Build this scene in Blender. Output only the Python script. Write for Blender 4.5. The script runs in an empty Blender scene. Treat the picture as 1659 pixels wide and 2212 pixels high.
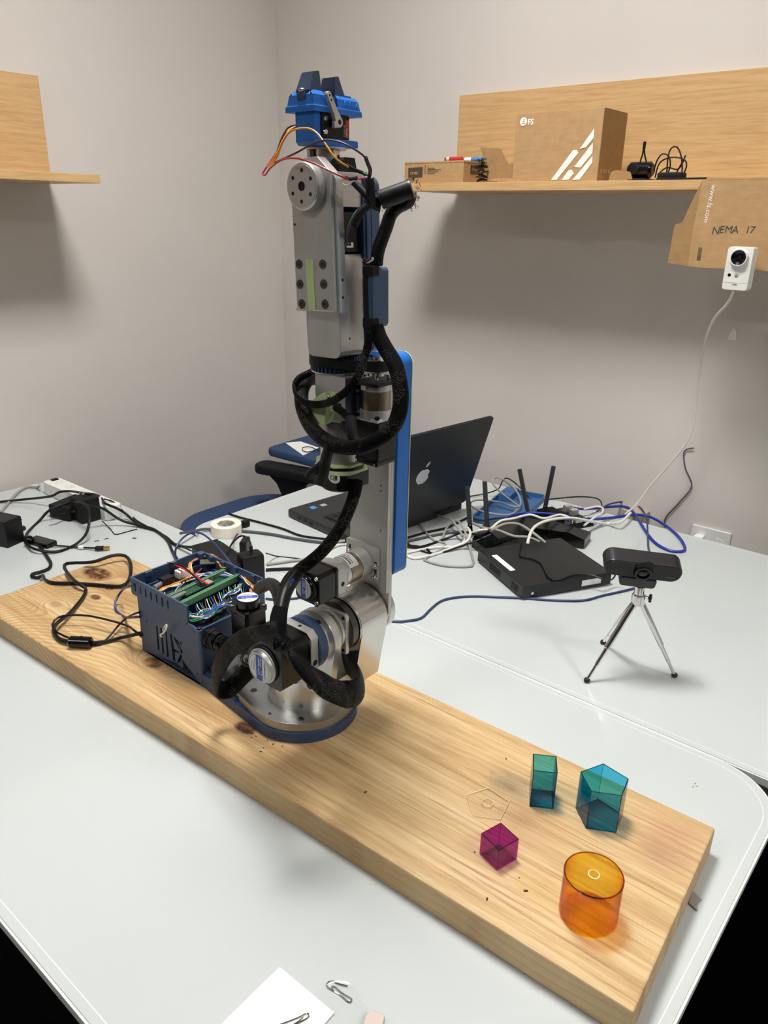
import bpy, bmesh, math, random
import numpy as np
from mathutils import Vector, Matrix
from mathutils.geometry import tessellate_polygon
random.seed(7)
PI = math.pi
# ---------------------------------------------------------------- camera
# world: table top is z=0, +X runs along the left wall, +Y along the right wall, floor is z=-0.74
CX, CY, FL, HC = 829.5, 1106.0, 1652.0, 0.686
CR = np.array([[0.64205186, -0.26635141, 0.71890635], [-0.76643499, -0.24577184, 0.59344216], [0.01862279, -0.93201563, -0.36193931]])
CR[:, 0] *= 1
def ray(px, py):
    v = CR @ np.array([px - CX, py - CY, FL]); return v / np.linalg.norm(v)
CAM = np.array([0, 0, HC])
def onz(px, py, z=0.0):
    r = ray(px, py); return tuple(CAM + r * (z - HC) / r[2])
def onx(px, py, x):
    r = ray(px, py); return tuple(CAM + r * x / r[0])
def ony(px, py, y):
    r = ray(px, py); return tuple(CAM + r * y / r[1])
col = bpy.context.scene.collection
scene = bpy.context.scene
cd = bpy.data.cameras.new('camera'); cam = bpy.data.objects.new('camera', cd); col.objects.link(cam)
cd.sensor_fit = 'VERTICAL'; cd.sensor_height = 36.0; cd.lens = FL / 2212 * 36.0; cd.clip_start = 0.02; cd.clip_end = 50
M4 = Matrix.Identity(4)
for i in range(3):
    M4[i][0] = CR[i][0]; M4[i][1] = -CR[i][1]; M4[i][2] = -CR[i][2]
M4[2][3] = HC
cam.matrix_world = M4
cd.dof.use_dof = False
scene.camera = cam
# ---------------------------------------------------------------- world + exposure
w = bpy.data.worlds.new('world'); scene.world = w; w.use_nodes = True
w.node_tree.nodes['Background'].inputs[0].default_value = (0.9, 0.93, 1, 1)
w.node_tree.nodes['Background'].inputs[1].default_value = 0.3
scene.view_settings.view_transform = 'Standard'; scene.view_settings.look = 'None'
scene.view_settings.exposure = 0.38; scene.view_settings.gamma = 1.0
scene.view_settings.use_curve_mapping = False
CEIL = 1.96
PANELS = [(0.80, 0.80, 58.0), (-1.3, 0.86, 34.0), (0.75, -1.6, 66.0), (-1.3, -1.7, 8.0)]   # recessed ceiling panels: x, y, emission strength
# ---------------------------------------------------------------- materials
def lin(c):
    return tuple(((v / 255.) / 12.92 if v <= 10.3 else ((v / 255. + 0.055) / 1.055) ** 2.4) for v in c) + (1.0,)
MATS = {}
def mat(name, c, rough=0.5, metal=0.0, var=0.06, vscale=40, bump=0.0, bscale=300, coat=0.0, stretch=None, spec=0.5, alpha=None):
    if name in MATS: return MATS[name]
    m = bpy.data.materials.new(name); m.use_nodes = True; nt = m.node_tree; n = nt.nodes; b = n['Principled BSDF']
    b.inputs['Roughness'].default_value = rough; b.inputs['Metallic'].default_value = metal
    b.inputs['Coat Weight'].default_value = coat; b.inputs['Specular IOR Level'].default_value = spec
    tc = n.new('ShaderNodeTexCoord'); mp = n.new('ShaderNodeMapping'); nt.links.new(tc.outputs['Object'], mp.inputs[0])
    if stretch: mp.inputs['Scale'].default_value = stretch
    nz = n.new('ShaderNodeTexNoise'); nz.inputs['Scale'].default_value = vscale; nz.inputs['Detail'].default_value = 4
    nt.links.new(mp.outputs[0], nz.inputs['Vector'])
    cr = n.new('ShaderNodeValToRGB'); l = lin(c)
    cr.color_ramp.elements[0].color = tuple(max(0, v * (1 - var)) for v in l[:3]) + (1,)
    cr.color_ramp.elements[1].color = tuple(min(1, v * (1 + var)) for v in l[:3]) + (1,)
    cr.color_ramp.elements[0].position = 0.3; cr.color_ramp.elements[1].position = 0.7
    nt.links.new(nz.outputs[0], cr.inputs[0]); nt.links.new(cr.outputs[0], b.inputs['Base Color'])
    if bump:
        n2 = n.new('ShaderNodeTexNoise'); n2.inputs['Scale'].default_value = bscale; n2.inputs['Detail'].default_value = 3
        nt.links.new(mp.outputs[0], n2.inputs['Vector'])
        bp = n.new('ShaderNodeBump'); bp.inputs['Strength'].default_value = bump; bp.inputs['Distance'].default_value = 0.001
        nt.links.new(n2.outputs[0], bp.inputs['Height']); nt.links.new(bp.outputs[0], b.inputs['Normal'])
    MATS[name] = m; return m
class NG:   # tiny node-maths helper
    def __init__(s, m): s.nt = m.node_tree; s.n = s.nt.nodes
    def k(s, v):
        return v
    def m(s, op, a, b=None, c=None, clamp=False):
        nd = s.n.new('ShaderNodeMath'); nd.operation = op; nd.use_clamp = clamp
        for i, v in enumerate((a, b, c)):
            if v is None: continue
            if isinstance(v, (int, float)): nd.inputs[i].default_value = v
            else: s.nt.links.new(v, nd.inputs[i])
        return nd.outputs[0]
    def noise(s, vec, scale, detail=3, rough=0.5, dist=0.0):
        nd = s.n.new('ShaderNodeTexNoise'); nd.inputs['Scale'].default_value = scale; nd.inputs['Detail'].default_value = detail
        nd.inputs['Roughness'].default_value = rough; nd.inputs['Distortion'].default_value = dist
        s.nt.links.new(vec, nd.inputs['Vector']); return nd.outputs[0]
    def xyz(s, x, y, z):
        nd = s.n.new('ShaderNodeCombineXYZ')
        for i, v in enumerate((x, y, z)):
            if isinstance(v, (int, float)): nd.inputs[i].default_value = v
            else: s.nt.links.new(v, nd.inputs[i])
        return nd.outputs[0]
    def mix(s, f, a, b):
        nd = s.n.new('ShaderNodeMix'); nd.data_type = 'RGBA'
        for i, v in ((0, f), (6, a), (7, b)):
            if isinstance(v, (int, float, tuple)): nd.inputs[i].default_value = v
            else: s.nt.links.new(v, nd.inputs[i])
        return nd.outputs[2]
    def ramp(s, f, stops):
        nd = s.n.new('ShaderNodeValToRGB'); e = nd.color_ramp.elements
        while len(e) < len(stops): e.new(0.5)
        for i, (p, c) in enumerate(stops): e[i].position = p; e[i].color = c if len(c) == 4 else lin(c)
        s.nt.links.new(f, nd.inputs[0]); return nd.outputs[0]
def newmat(name):
    m = bpy.data.materials.new(name); m.use_nodes = True; MATS[name] = m; return m, NG(m), m.node_tree.nodes['Principled BSDF']
# ---------------------------------------------------------------- geometry helpers: everything returns a bmesh in world metres
def AX(axis, a, b, c):     # (u,v) plane coords + axis coord -> xyz
    return (c, a, b) if axis == 'x' else ((a, c, b) if axis == 'y' else (a, b, c))
def box(x0, x1, y0, y1, z0, z1, bev=0.0, seg=2):
    bm = bmesh.new(); bmesh.ops.create_cube(bm, size=1)
    for v in bm.verts:
        v.co = Vector(((x0 + x1) / 2 + v.co.x * (x1 - x0), (y0 + y1) / 2 + v.co.y * (y1 - y0), (z0 + z1) / 2 + v.co.z * (z1 - z0)))
    if bev: bmesh.ops.bevel(bm, geom=bm.edges[:], offset=bev, segments=seg, affect='EDGES', profile=0.5)
    return bm
def prism(poly, axis, a, b, holes=(), bev=0.0):
    loops = [[Vector((p[0], p[1], 0)) for p in l] for l in [poly] + list(holes)]
    tris = tessellate_polygon(loops); flat = [p for l in loops for p in l]
    bm = bmesh.new()
    va = [bm.verts.new(AX(axis, p.x, p.y, a)) for p in flat]; vb = [bm.verts.new(AX(axis, p.x, p.y, b)) for p in flat]
    if holes:
        for t in tris:
            for vs in ([va[i] for i in t], [vb[i] for i in reversed(t)]):
                try: bm.faces.new(vs)
                except ValueError: pass
    else:
        bm.faces.new(va); bm.faces.new(list(reversed(vb)))
    o = 0
    for l in loops:
        k = len(l)
        for i in range(k):
            j = (i + 1) % k
            bm.faces.new((va[o + i], va[o + j], vb[o + j], vb[o + i]))
        o += k
    bmesh.ops.recalc_face_normals(bm, faces=bm.faces[:])
    if bev:
        ed = [e for e in bm.edges if all(len(f.verts) > 4 or holes == () for f in e.link_faces)]
        bmesh.ops.bevel(bm, geom=bm.edges[:], offset=bev, segments=2, affect='EDGES', profile=0.5)
    return bm
def rrect(u0, u1, v0, v1, r, n=6):
    p = []
    for cx, cy, a0 in ((u1 - r, v1 - r, 0), (u0 + r, v1 - r, 90), (u0 + r, v0 + r, 180), (u1 - r, v0 + r, 270)):
        for i in range(n + 1):
            a = math.radians(a0 + 90 * i / n); p.append((cx + r * math.cos(a), cy + r * math.sin(a)))
    return p
def circ(u, v, r, n=24, r2=None):
    return [(u + r * math.cos(2 * PI * i / n), v + (r2 or r) * math.sin(2 * PI * i / n)) for i in range(n)]
def hull(pts):
    pts = sorted(set(pts))
    def half(ps):
        h = []
        for p in ps:
            while len(h) > 1 and (h[-1][0] - h[-2][0]) * (p[1] - h[-2][1]) - (h[-1][1] - h[-2][1]) * (p[0] - h[-2][0]) <= 0: h.pop()
            h.append(p)
        return h
    a = half(pts); b = half(reversed(pts)); return a[:-1] + b[:-1]
def lathe(prof, c, d=(0, 0, 1), seg=32):    # prof: list of (r, t) along direction d from c
    bm = bmesh.new(); q = Vector((0, 0, 1)).rotation_difference(Vector(d).normalized()); c = Vector(c); rings = []
    for r, t in prof:
        if r < 1e-6: rings.append([bm.verts.new(c + q @ Vector((0, 0, t)))])
        else: rings.append([bm.verts.new(c + q @ Vector((r * math.cos(2 * PI * i / seg), r * math.sin(2 * PI * i / seg), t))) for i in range(seg)])
    for A, B in zip(rings, rings[1:]):
        for i in range(seg):
            j = (i + 1) % seg
            if len(A) == 1 and len(B) == 1: break
            if len(A) == 1: bm.faces.new((A[0], B[j], B[i]))
            elif len(B) == 1: bm.faces.new((A[i], A[j], B[0]))
            else: bm.faces.new((A[i], A[j], B[j], B[i]))
    bmesh.ops.recalc_face_normals(bm, faces=bm.faces[:])
    return bm
def cyl(c, d, r, t0, t1, bev=0.0008, seg=32):
    b = min(bev, abs(t1 - t0) / 3, r / 3)
    return lathe([(0, t0), (r - b, t0), (r, t0 + b), (r, t1 - b), (r - b, t1), (0, t1)], c, d, seg)
def ring(c, d, ri, ro, t0, t1, seg=32, bev=0.0005):
    b = min(bev, (ro - ri) / 3, abs(t1 - t0) / 3)
    return lathe([(ri, t0), (ro - b, t0), (ro, t0 + b), (ro, t1 - b), (ro - b, t1), (ri, t1), (ri, t0)], c, d, seg)
def ball(c, r, s=(1, 1, 1), seg=16):
    bm = bmesh.new(); bmesh.ops.create_uvsphere(bm, u_segments=seg, v_segments=seg // 2, radius=1)
    for v in bm.verts: v.co = Vector((c[0] + v.co.x * r * s[0], c[1] + v.co.y * r * s[1], c[2] + v.co.z * r * s[2]))
    return bm
def spline(pts, step=0.006, closed=False):
    P = [Vector(p) for p in pts]; out = []
    n = len(P)
    for i in range(n if closed else n - 1):
        if closed: p0, p1, p2, p3 = P[(i - 1) % n], P[i], P[(i + 1) % n], P[(i + 2) % n]
        else: p0, p1, p2, p3 = P[max(i - 1, 0)], P[i], P[i + 1], P[min(i + 2, n - 1)]
        k = max(2, min(40, int((p2 - p1).length / step)))
        for j in range(k):
            t = j / k
            out.append(0.5 * ((2 * p1) + (p2 - p0) * t + (2 * p0 - 5 * p1 + 4 * p2 - p3) * t * t + (3 * p1 - p0 - 3 * p2 + p3) * t ** 3))
    if not closed: out.append(P[-1])
    return out
def tube(pts, r, sides=8, step=0.006, rx=None, hint=None, closed=False, raw=False, taper=None):
    """round tube of radius r; with rx the section is an ellipse rx (along hint) by r"""
    S = [Vector(p) for p in pts] if raw else spline(pts, step, closed)
    bm = bmesh.new(); uvl = bm.loops.layers.uv.new('UVMap'); n = len(S); rings = []; L = [0.0]
    nrm = None
    for i in range(n):
        t = (S[(i + 1) % n] - S[i - 1]) if closed else (S[min(i + 1, n - 1)] - S[max(i - 1, 0)])
        if t.length < 1e-9: t = Vector((0, 0, 1))
        t.normalize()
        if hint is not None:
            h = Vector(hint(i / (n - 1)) if callable(hint) else hint); a = h - t * h.dot(t)
            if a.length < 1e-4: a = t.orthogonal()
            a.normalize()
        elif nrm is None: a = t.orthogonal().normalized()
        else:
            a = nrm - t * nrm.dot(t); a.normalize()
        nrm = a; b = t.cross(a)
        kk = taper(i / (n - 1)) if taper else 1.0
        rings.append([bm.verts.new(S[i] + a * ((rx or r) * kk * math.cos(2 * PI * j / sides)) + b * (r * kk * math.sin(2 * PI * j / sides))) for j in range(sides)])
        if i: L.append(L[-1] + (S[i] - S[i - 1]).length)
    cir = PI * (r + (rx or r))
    m = n if closed else n - 1
    for i in range(m):
        A, B = rings[i], rings[(i + 1) % n]; la = L[i]; lb = L[i + 1] if i + 1 < n else L[i] + (S[0] - S[i]).length
        for j in range(sides):
            k = (j + 1) % sides; f = bm.faces.new((A[j], A[k], B[k], B[j]))
            for lp, uv in zip(f.loops, ((j, la), (j + 1, la), (j + 1, lb), (j, lb))): lp[uvl].uv = (uv[0] / sides * cir, uv[1])
    if not closed:
        bm.faces.new(list(reversed(rings[0]))); bm.faces.new(rings[-1])
    return bm
def join(*bms):
    out = bmesh.new(); me = bpy.data.meshes.new('t')
    for b in bms:
        b.to_mesh(me); out.from_mesh(me); b.free()
    bpy.data.meshes.remove(me); return out
def xf(bm, M):
    bm.transform(M); return bm
def rotx(c, ang):   # rotation about a world X axis through c
    return Matrix.Translation(Vector(c)) @ Matrix.Rotation(ang, 4, 'X') @ Matrix.Translation(-Vector(c))
def rotz(c, ang): return Matrix.Translation(Vector(c)) @ Matrix.Rotation(ang, 4, 'Z') @ Matrix.Translation(-Vector(c))
ROOT = {}
def wloc(o):
    return ROOT.get(o.name, Vector((0, 0, 0)))
def link(name, bm, m, parent=None, smooth=35, origin=None, stuff=False):
    me = bpy.data.meshes.new(name)
    if parent is not None: o0 = wloc(parent)
    elif origin is not None: o0 = Vector(origin)
    else:
        zs = [v.co for v in bm.verts]
        o0 = Vector(((min(v.x for v in zs) + max(v.x for v in zs)) / 2, (min(v.y for v in zs) + max(v.y for v in zs)) / 2, min(v.z for v in zs)))
    bm.transform(Matrix.Translation(-o0))
    bm.to_mesh(me); bm.free(); me.materials.append(m)
    if smooth:
        me.polygons.foreach_set('use_smooth', [True] * len(me.polygons))
        me.set_sharp_from_angle(angle=math.radians(smooth))
    o = bpy.data.objects.new(name, me); col.objects.link(o)
    if smooth and len(me.polygons) < 3000 and not me.uv_layers:      # keep big flats flat beside small bevels
        wn = o.modifiers.new('weighted_normals', 'WEIGHTED_NORMAL'); wn.keep_sharp = True
    if parent is None: o.location = o0
    else: o.parent = parent
    ROOT[o.name] = o0
    if stuff: o['kind'] = 'stuff'
    return o
def empty(name, label, cat, loc, group=None):
    o = bpy.data.objects.new(name, None); o.empty_display_size = 0.05; col.objects.link(o); o.location = loc; ROOT[o.name] = Vector(loc)
    o['label'] = label; o['category'] = cat
    if group: o['group'] = group
    return o
def thing(name, bm, m, label, cat, group=None, smooth=35):
    o = link(name, bm, m, None, smooth); o['label'] = label; o['category'] = cat
    if group: o['group'] = group
    return o
def struct(name, bm, m, parent=None):
    o = link(name, bm, m, parent, 30)
    if parent is None: o['kind'] = 'structure'
    return o
def lettering(s, size, org, xd, yd, m, parent, ext=0.0002, name='lettering', align='LEFT', shear=0.0, spacing=1.0, bold=0.0):
    c = bpy.data.curves.new('txt', 'FONT'); c.body = s; c.size = size; c.extrude = ext; c.align_x = align; c.shear = shear; c.space_character = spacing; c.resolution_u = 2; c.offset = bold
    o = bpy.data.objects.new('txt', c); col.objects.link(o)
    bpy.context.view_layer.update()
    me = bpy.data.meshes.new_from_object(o.evaluated_get(bpy.context.evaluated_depsgraph_get()))
    bpy.data.objects.remove(o); bpy.data.curves.remove(c)
    bm = bmesh.new(); bm.from_mesh(me); bpy.data.meshes.remove(me)
    X = Vector(xd).normalized(); Y = Vector(yd); Y = (Y - X * Y.dot(X)).normalized(); Zv = X.cross(Y)
    Mx = Matrix.Identity(4)
    for i in range(3): Mx[i][0] = X[i]; Mx[i][1] = Y[i]; Mx[i][2] = Zv[i]; Mx[i][3] = org[i]
    bm.transform(Mx)
    return link(name, bm, m, parent, 0)
def quadstrip(pts, m, parent, name, thick=0.0004):
    """thin printed patch following four or more coplanar points"""
    P = [Vector(p) for p in pts]; nrm = (P[1] - P[0]).cross(P[2] - P[0]).normalized() * thick
    bm = bmesh.new(); a = [bm.verts.new(p) for p in P]; b = [bm.verts.new(p + nrm) for p in P]
    bm.faces.new(a); bm.faces.new(list(reversed(b)))
    for i in range(len(P)):
        j = (i + 1) % len(P); bm.faces.new((a[i], a[j], b[j], b[i]))
    bmesh.ops.recalc_face_normals(bm, faces=bm.faces[:])
    return link(name, bm, m, parent, 0)
# ---------------------------------------------------------------- palette
wall_m = mat('wall_paint', (205, 199, 193), 0.9, var=0.015, vscale=3, bump=0.15, bscale=250)
ceil_m = mat('ceiling_paint', (225, 225, 222), 0.9)
floor_m = mat('black_carpet', (9, 9, 11), 0.95, var=0.5, vscale=120, bump=0.6, bscale=400, stretch=(1, 6, 1), spec=0.1)
steel_w = mat('white_steel', (215, 216, 214), 0.4)
alu = mat('brushed_aluminium', (198, 198, 196), 0.36, 0.72, var=0.10, vscale=30, bump=0.05, bscale=500, stretch=(1, 1, 0.15))
alu_p = mat('polished_aluminium', (208, 207, 203), 0.22, 0.85, var=0.06, vscale=25, stretch=(1, 1, 0.2))
alu_m = mat('matte_aluminium', (188, 187, 183), 0.42, 0.55, var=0.04, vscale=60, bump=0.08, bscale=900)
chrome = mat('chrome', (215, 215, 215), 0.12, 1.0, var=0.02)
bronze = mat('nickel_bronze', (158, 146, 128), 0.32, 1.0, var=0.03, stretch=(0.2, 1, 1))
steel_d = mat('dark_steel', (92, 90, 88), 0.35, 1.0)
blk = mat('black_plastic', (12, 12, 13), 0.42, var=0.15, vscale=60, spec=.35)
blkg = mat('gloss_black_plastic', (8, 8, 9), 0.2, var=0.1, spec=.4)
blkm = mat('matte_black', (15, 15, 16), 0.6, var=0.15, vscale=80, bump=0.1, bscale=900, spec=.3)
motor_b = mat('motor_black', (10, 10, 11), 0.3, var=0.1, spec=.4)
hole_m = mat('hole_black', (6, 6, 7), 0.8)
pla_d = mat('slate_blue_plastic', (52, 76, 108), 0.42, var=0.05, vscale=30, bump=0.25, bscale=60, stretch=(1, 1, 60))
pla_n = mat('navy_blue_plastic', (44, 66, 98), 0.4, var=0.06, vscale=30, bump=0.3, bscale=60, stretch=(1, 1, 60))
pla_b = mat('bright_blue_plastic', (0, 100, 190), 0.42, var=0.05, vscale=30, bump=0.25, bscale=60, stretch=(1, 1, 60))
mint = mat('mint_green_plastic', (196, 214, 160), 0.5, var=0.04)
paper = mat('white_paper', (238, 238, 234), 0.75, var=0.01)
white_p = mat('white_plastic', (226, 226, 222), 0.35, var=0.01)
grey_p = mat('grey_plastic', (112, 112, 114), 0.5)
lbl_w = mat('label_white', (214, 214, 210), 0.4, var=0.01)
lbl_b = mat('label_blue', (38, 66, 158), 0.4, var=0.01)
ink = mat('black_ink', (22, 22, 24), 0.6, var=0.02)
inkw = mat('white_ink', (236, 234, 228), 0.6, var=0.02)
inkg = mat('green_black_ink', (58, 68, 52), 0.7, var=0.1)
inkc = mat('dark_brown_ink', (70, 60, 46), 0.7, var=0.05)
red_m = mat('red_plastic', (190, 40, 44), 0.45)
rubber = mat('black_rubber', (14, 14, 14), 0.55)
navy_c = mat('navy_cable', (36, 52, 96), 0.45)
blue_c = mat('blue_cable', (22, 46, 150), 0.4)
white_c = mat('white_cable', (214, 212, 204), 0.45)
grey_c = mat('grey_cable', (150, 148, 142), 0.5)
dgrey_c = mat('dark_grey_cable', (74, 76, 82), 0.5)
fabric = mat('blue_fabric', (44, 66, 102), 0.95, var=0.2, vscale=250, bump=0.5, bscale=600)
pcb = mat('green_circuit_board', (22, 74, 54), 0.4, var=0.15, vscale=120)
term = mat('green_terminal_plastic', (84, 126, 90), 0.5)
gold = mat('gold_contacts', (214, 170, 90), 0.3, 1.0)
tape_m = mat('cream_tape', (232, 222, 206), 0.6)
cards = []
def cardboard(name, c):
    m, g, b = newmat(name); b.inputs['Roughness'].default_value = 0.85
    tc = g.n.new('ShaderNodeTexCoord'); sp = g.n.new('ShaderNodeSeparateXYZ'); g.nt.links.new(tc.outputs['Object'], sp.inputs[0])
    f = g.noise(tc.outputs['Object'], 60, 5); f2 = g.noise(g.xyz(g.m('MULTIPLY', sp.outputs[0], 30), g.m('MULTIPLY', sp.outputs[1], 30), g.m('MULTIPLY', sp.outputs[2], 200)), 1, 2)
    s = g.m('ADD', g.m('MULTIPLY', f, 0.6), g.m('MULTIPLY', f2, 0.4))
    l = lin(c); c0 = tuple(v * 0.86 for v in l[:3]) + (1,); c1 = tuple(v * 1.1 for v in l[:3]) + (1,)
    g.nt.links.new(g.ramp(s, [(0.3, c0), (0.7, c1)]), b.inputs['Base Color']); return m
card = cardboard('brown_cardboard', (176, 141, 98))
card_d = cardboard('dark_brown_cardboard', (158, 124, 82))
def laminate():
    m, g, b = newmat('oak_laminate'); b.inputs['Roughness'].default_value = 0.45
    tc = g.n.new('ShaderNodeTexCoord'); sp = g.n.new('ShaderNodeSeparateXYZ'); g.nt.links.new(tc.outputs['Object'], sp.inputs[0])
    al = g.m('ADD', sp.outputs[0], sp.outputs[1])
    n1 = g.noise(g.xyz(g.m('MULTIPLY', al, 6), g.m('MULTIPLY', sp.outputs[2], 130), 0.0), 1, 5, 0.6, 0.4)
    n2 = g.noise(g.xyz(g.m('MULTIPLY', al, 25), g.m('MULTIPLY', sp.outputs[2], 420), 3.0), 1, 3)
    f = g.m('ADD', g.m('MULTIPLY', n1, 0.65), g.m('MULTIPLY', n2, 0.35))
    g.nt.links.new(g.ramp(f, [(0.32, (178, 142, 95)), (0.5, (198, 162, 113)), (0.68, (210, 176, 129))]), b.inputs['Base Color'])
    return m
oak = laminate()
def sleeve_mat(name='braided_black_sleeve', cell=0.00135):
    m, g, b = newmat(name)
    uv = g.n.new('ShaderNodeUVMap'); sp = g.n.new('ShaderNodeSeparateXYZ'); g.nt.links.new(uv.outputs[0], sp.inputs[0])
    k = 2 * PI / cell / 2
    a = g.m('SINE', g.m('MULTIPLY', g.m('ADD', sp.outputs[0], sp.outputs[1]), k)); c = g.m('SINE', g.m('MULTIPLY', g.m('SUBTRACT', sp.outputs[0], sp.outputs[1]), k))
    w_ = g.m('MULTIPLY', a, c)
    nz = g.noise(uv.outputs[0], 900, 2)
    tc = g.n.new('ShaderNodeTexCoord'); big = g.noise(tc.outputs['Object'], 45, 2)
    sp_ = g.m('MULTIPLY', g.m('GREATER_THAN', w_, 0.72), g.m('MULTIPLY', g.m('GREATER_THAN', nz, 0.5), g.m('GREATER_THAN', big, 0.52)))
    g.nt.links.new(g.mix(sp_, lin((4, 4, 5)), lin((150, 146, 138))), b.inputs['Base Color'])
    b.inputs['Roughness'].default_value = 0.45; b.inputs['Specular IOR Level'].default_value = 0.07
    bp = g.n.new('ShaderNodeBump'); bp.inputs['Strength'].default_value = 0.5; bp.inputs['Distance'].default_value = 0.0004
    g.nt.links.new(w_, bp.inputs['Height']); g.nt.links.new(bp.outputs[0], b.inputs['Normal'])
    return m
sleeve = sleeve_mat()
def table_mat():
    m, g, b = newmat('white_glass_top')
    tc = g.n.new('ShaderNodeTexCoord'); f = g.noise(tc.outputs['Object'], 2.5, 4); f2 = g.noise(tc.outputs['Object'], 60, 3)
    g.nt.links.new(g.mix(f, lin((184, 190, 189)), lin((189, 195, 194))), b.inputs['Base Color'])
    g.nt.links.new(g.m('ADD', g.m('MULTIPLY', f2, 0.08), 0.08), b.inputs['Roughness'])
    b.inputs['Specular IOR Level'].default_value = 0.5; b.inputs['IOR'].default_value = 1.5
    return m
tabm = table_mat()
def tinted(name, trans, dens, gloss=0.05, ior=1.45):
    """clear coloured plastic: light passes straight through and is absorbed by its thickness, plus a Fresnel gloss"""
    m = bpy.data.materials.new(name); m.use_nodes = True; n = m.node_tree.nodes; L = m.node_tree.links
    n.remove(n['Principled BSDF']); out = n['Material Output']
    t = n.new('ShaderNodeBsdfTransparent'); t.inputs[0].default_value = (1, 1, 1, 1)
    gl = n.new('ShaderNodeBsdfGlossy'); gl.inputs['Roughness'].default_value = gloss
    fr = n.new('ShaderNodeFresnel'); fr.inputs['IOR'].default_value = ior
    ge = n.new('ShaderNodeNewGeometry'); mu = n.new('ShaderNodeMath'); mu.operation = 'SUBTRACT'; mu.use_clamp = True
    L.new(fr.outputs[0], mu.inputs[0]); L.new(ge.outputs['Backfacing'], mu.inputs[1])      # gloss only on the outer side of the plastic
    mx = n.new('ShaderNodeMixShader'); L.new(mu.outputs[0], mx.inputs[0]); L.new(t.outputs[0], mx.inputs[1]); L.new(gl.outputs[0], mx.inputs[2]); L.new(mx.outputs[0], out.inputs['Surface'])
    if dens:
        va = n.new('ShaderNodeVolumeAbsorption'); va.inputs['Color'].default_value = trans; va.inputs['Density'].default_value = dens; L.new(va.outputs[0], out.inputs['Volume'])
    MATS[name] = m; return m
# ================================================================ SETTING
XW, YW, X0, Y0, FZ = 1.83, 1.97, -3.4, -3.6, -0.74
wall_d = mat('taupe_wall_paint', (150, 144, 138), 0.9, var=0.02, vscale=3)
struct('floor', box(X0, XW, Y0, YW, FZ - 0.05, FZ), floor_m)
PH, PD = 0.24, 0.13
struct('ceiling', prism([(X0, Y0), (XW, Y0), (XW, YW), (X0, YW)], 'z', CEIL, CEIL + 0.02, [rrect(a - PH, a + PH, b - PH, b + PH, .003, 1) for a, b, _ in PANELS]), ceil_m)
struct('wall_right', box(XW, XW + 0.1, Y0 - .1, YW + .1, FZ - .05, CEIL + .02), wall_m)
struct('wall_left', box(X0 - .1, XW, YW, YW + 0.1, FZ - .05, CEIL + .05), wall_m)
struct('wall_back', box(X0 - 0.1, X0, Y0 - .1, YW, FZ - .05, CEIL + .02), wall_d)
struct('wall_front', box(X0, XW, Y0 - 0.1, Y0, FZ - .05, CEIL + .02), wall_d)
struct('baseboard_right', box(XW - .012, XW, Y0, YW, FZ, FZ + 0.1, .002), steel_w)
struct('baseboard_left', box(X0, XW - .012, YW - .012, YW, FZ, FZ + 0.1, .002), steel_w)
for i, (px_, py_, st) in enumerate(PANELS):
    t = empty('ceiling_light', 'recessed square ceiling light panel ' + ['above the robot arm', 'behind the camera by the left wall', 'in front of the right wall past the table end', 'in the far corner behind the camera'][i], 'light', (px_, py_, CEIL - .012), 'ceiling light panels')
    link('frame', prism(rrect(px_ - PH - .02, px_ + PH + .02, py_ - PH - .02, py_ + PH + .02, .004), 'z', CEIL - .008, CEIL, [rrect(px_ - PH + .004, px_ + PH - .004, py_ - PH + .004, py_ + PH - .004, .004)]), steel_w, t)
    em = bpy.data.materials.new('light_panel_%d' % i); em.use_nodes = True; nn = em.node_tree.nodes; nn.remove(nn['Principled BSDF'])
    e = nn.new('ShaderNodeEmission'); e.inputs[0].default_value = (1.0, 0.975, 0.948, 1); e.inputs[1].default_value = st
    em.node_tree.links.new(e.outputs[0], nn['Material Output'].inputs[0])
    link('diffuser', box(px_ - PH + .004, px_ + PH - .004, py_ - PH + .004, py_ + PH - .004, CEIL + PD - .006, CEIL + PD), em, t)
    link('housing', join(prism(rrect(px_ - PH, px_ + PH, py_ - PH, py_ + PH, .003, 1), 'z', CEIL, CEIL + PD + .01, [rrect(px_ - PH + .003, px_ + PH - .003, py_ - PH + .003, py_ + PH - .003, .002, 1)]), box(px_ - PH, px_ + PH, py_ - PH, py_ + PH, CEIL + PD + .002, CEIL + PD + .012)), mat('grey_baffle', (120, 120, 120), .7), t)
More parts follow.
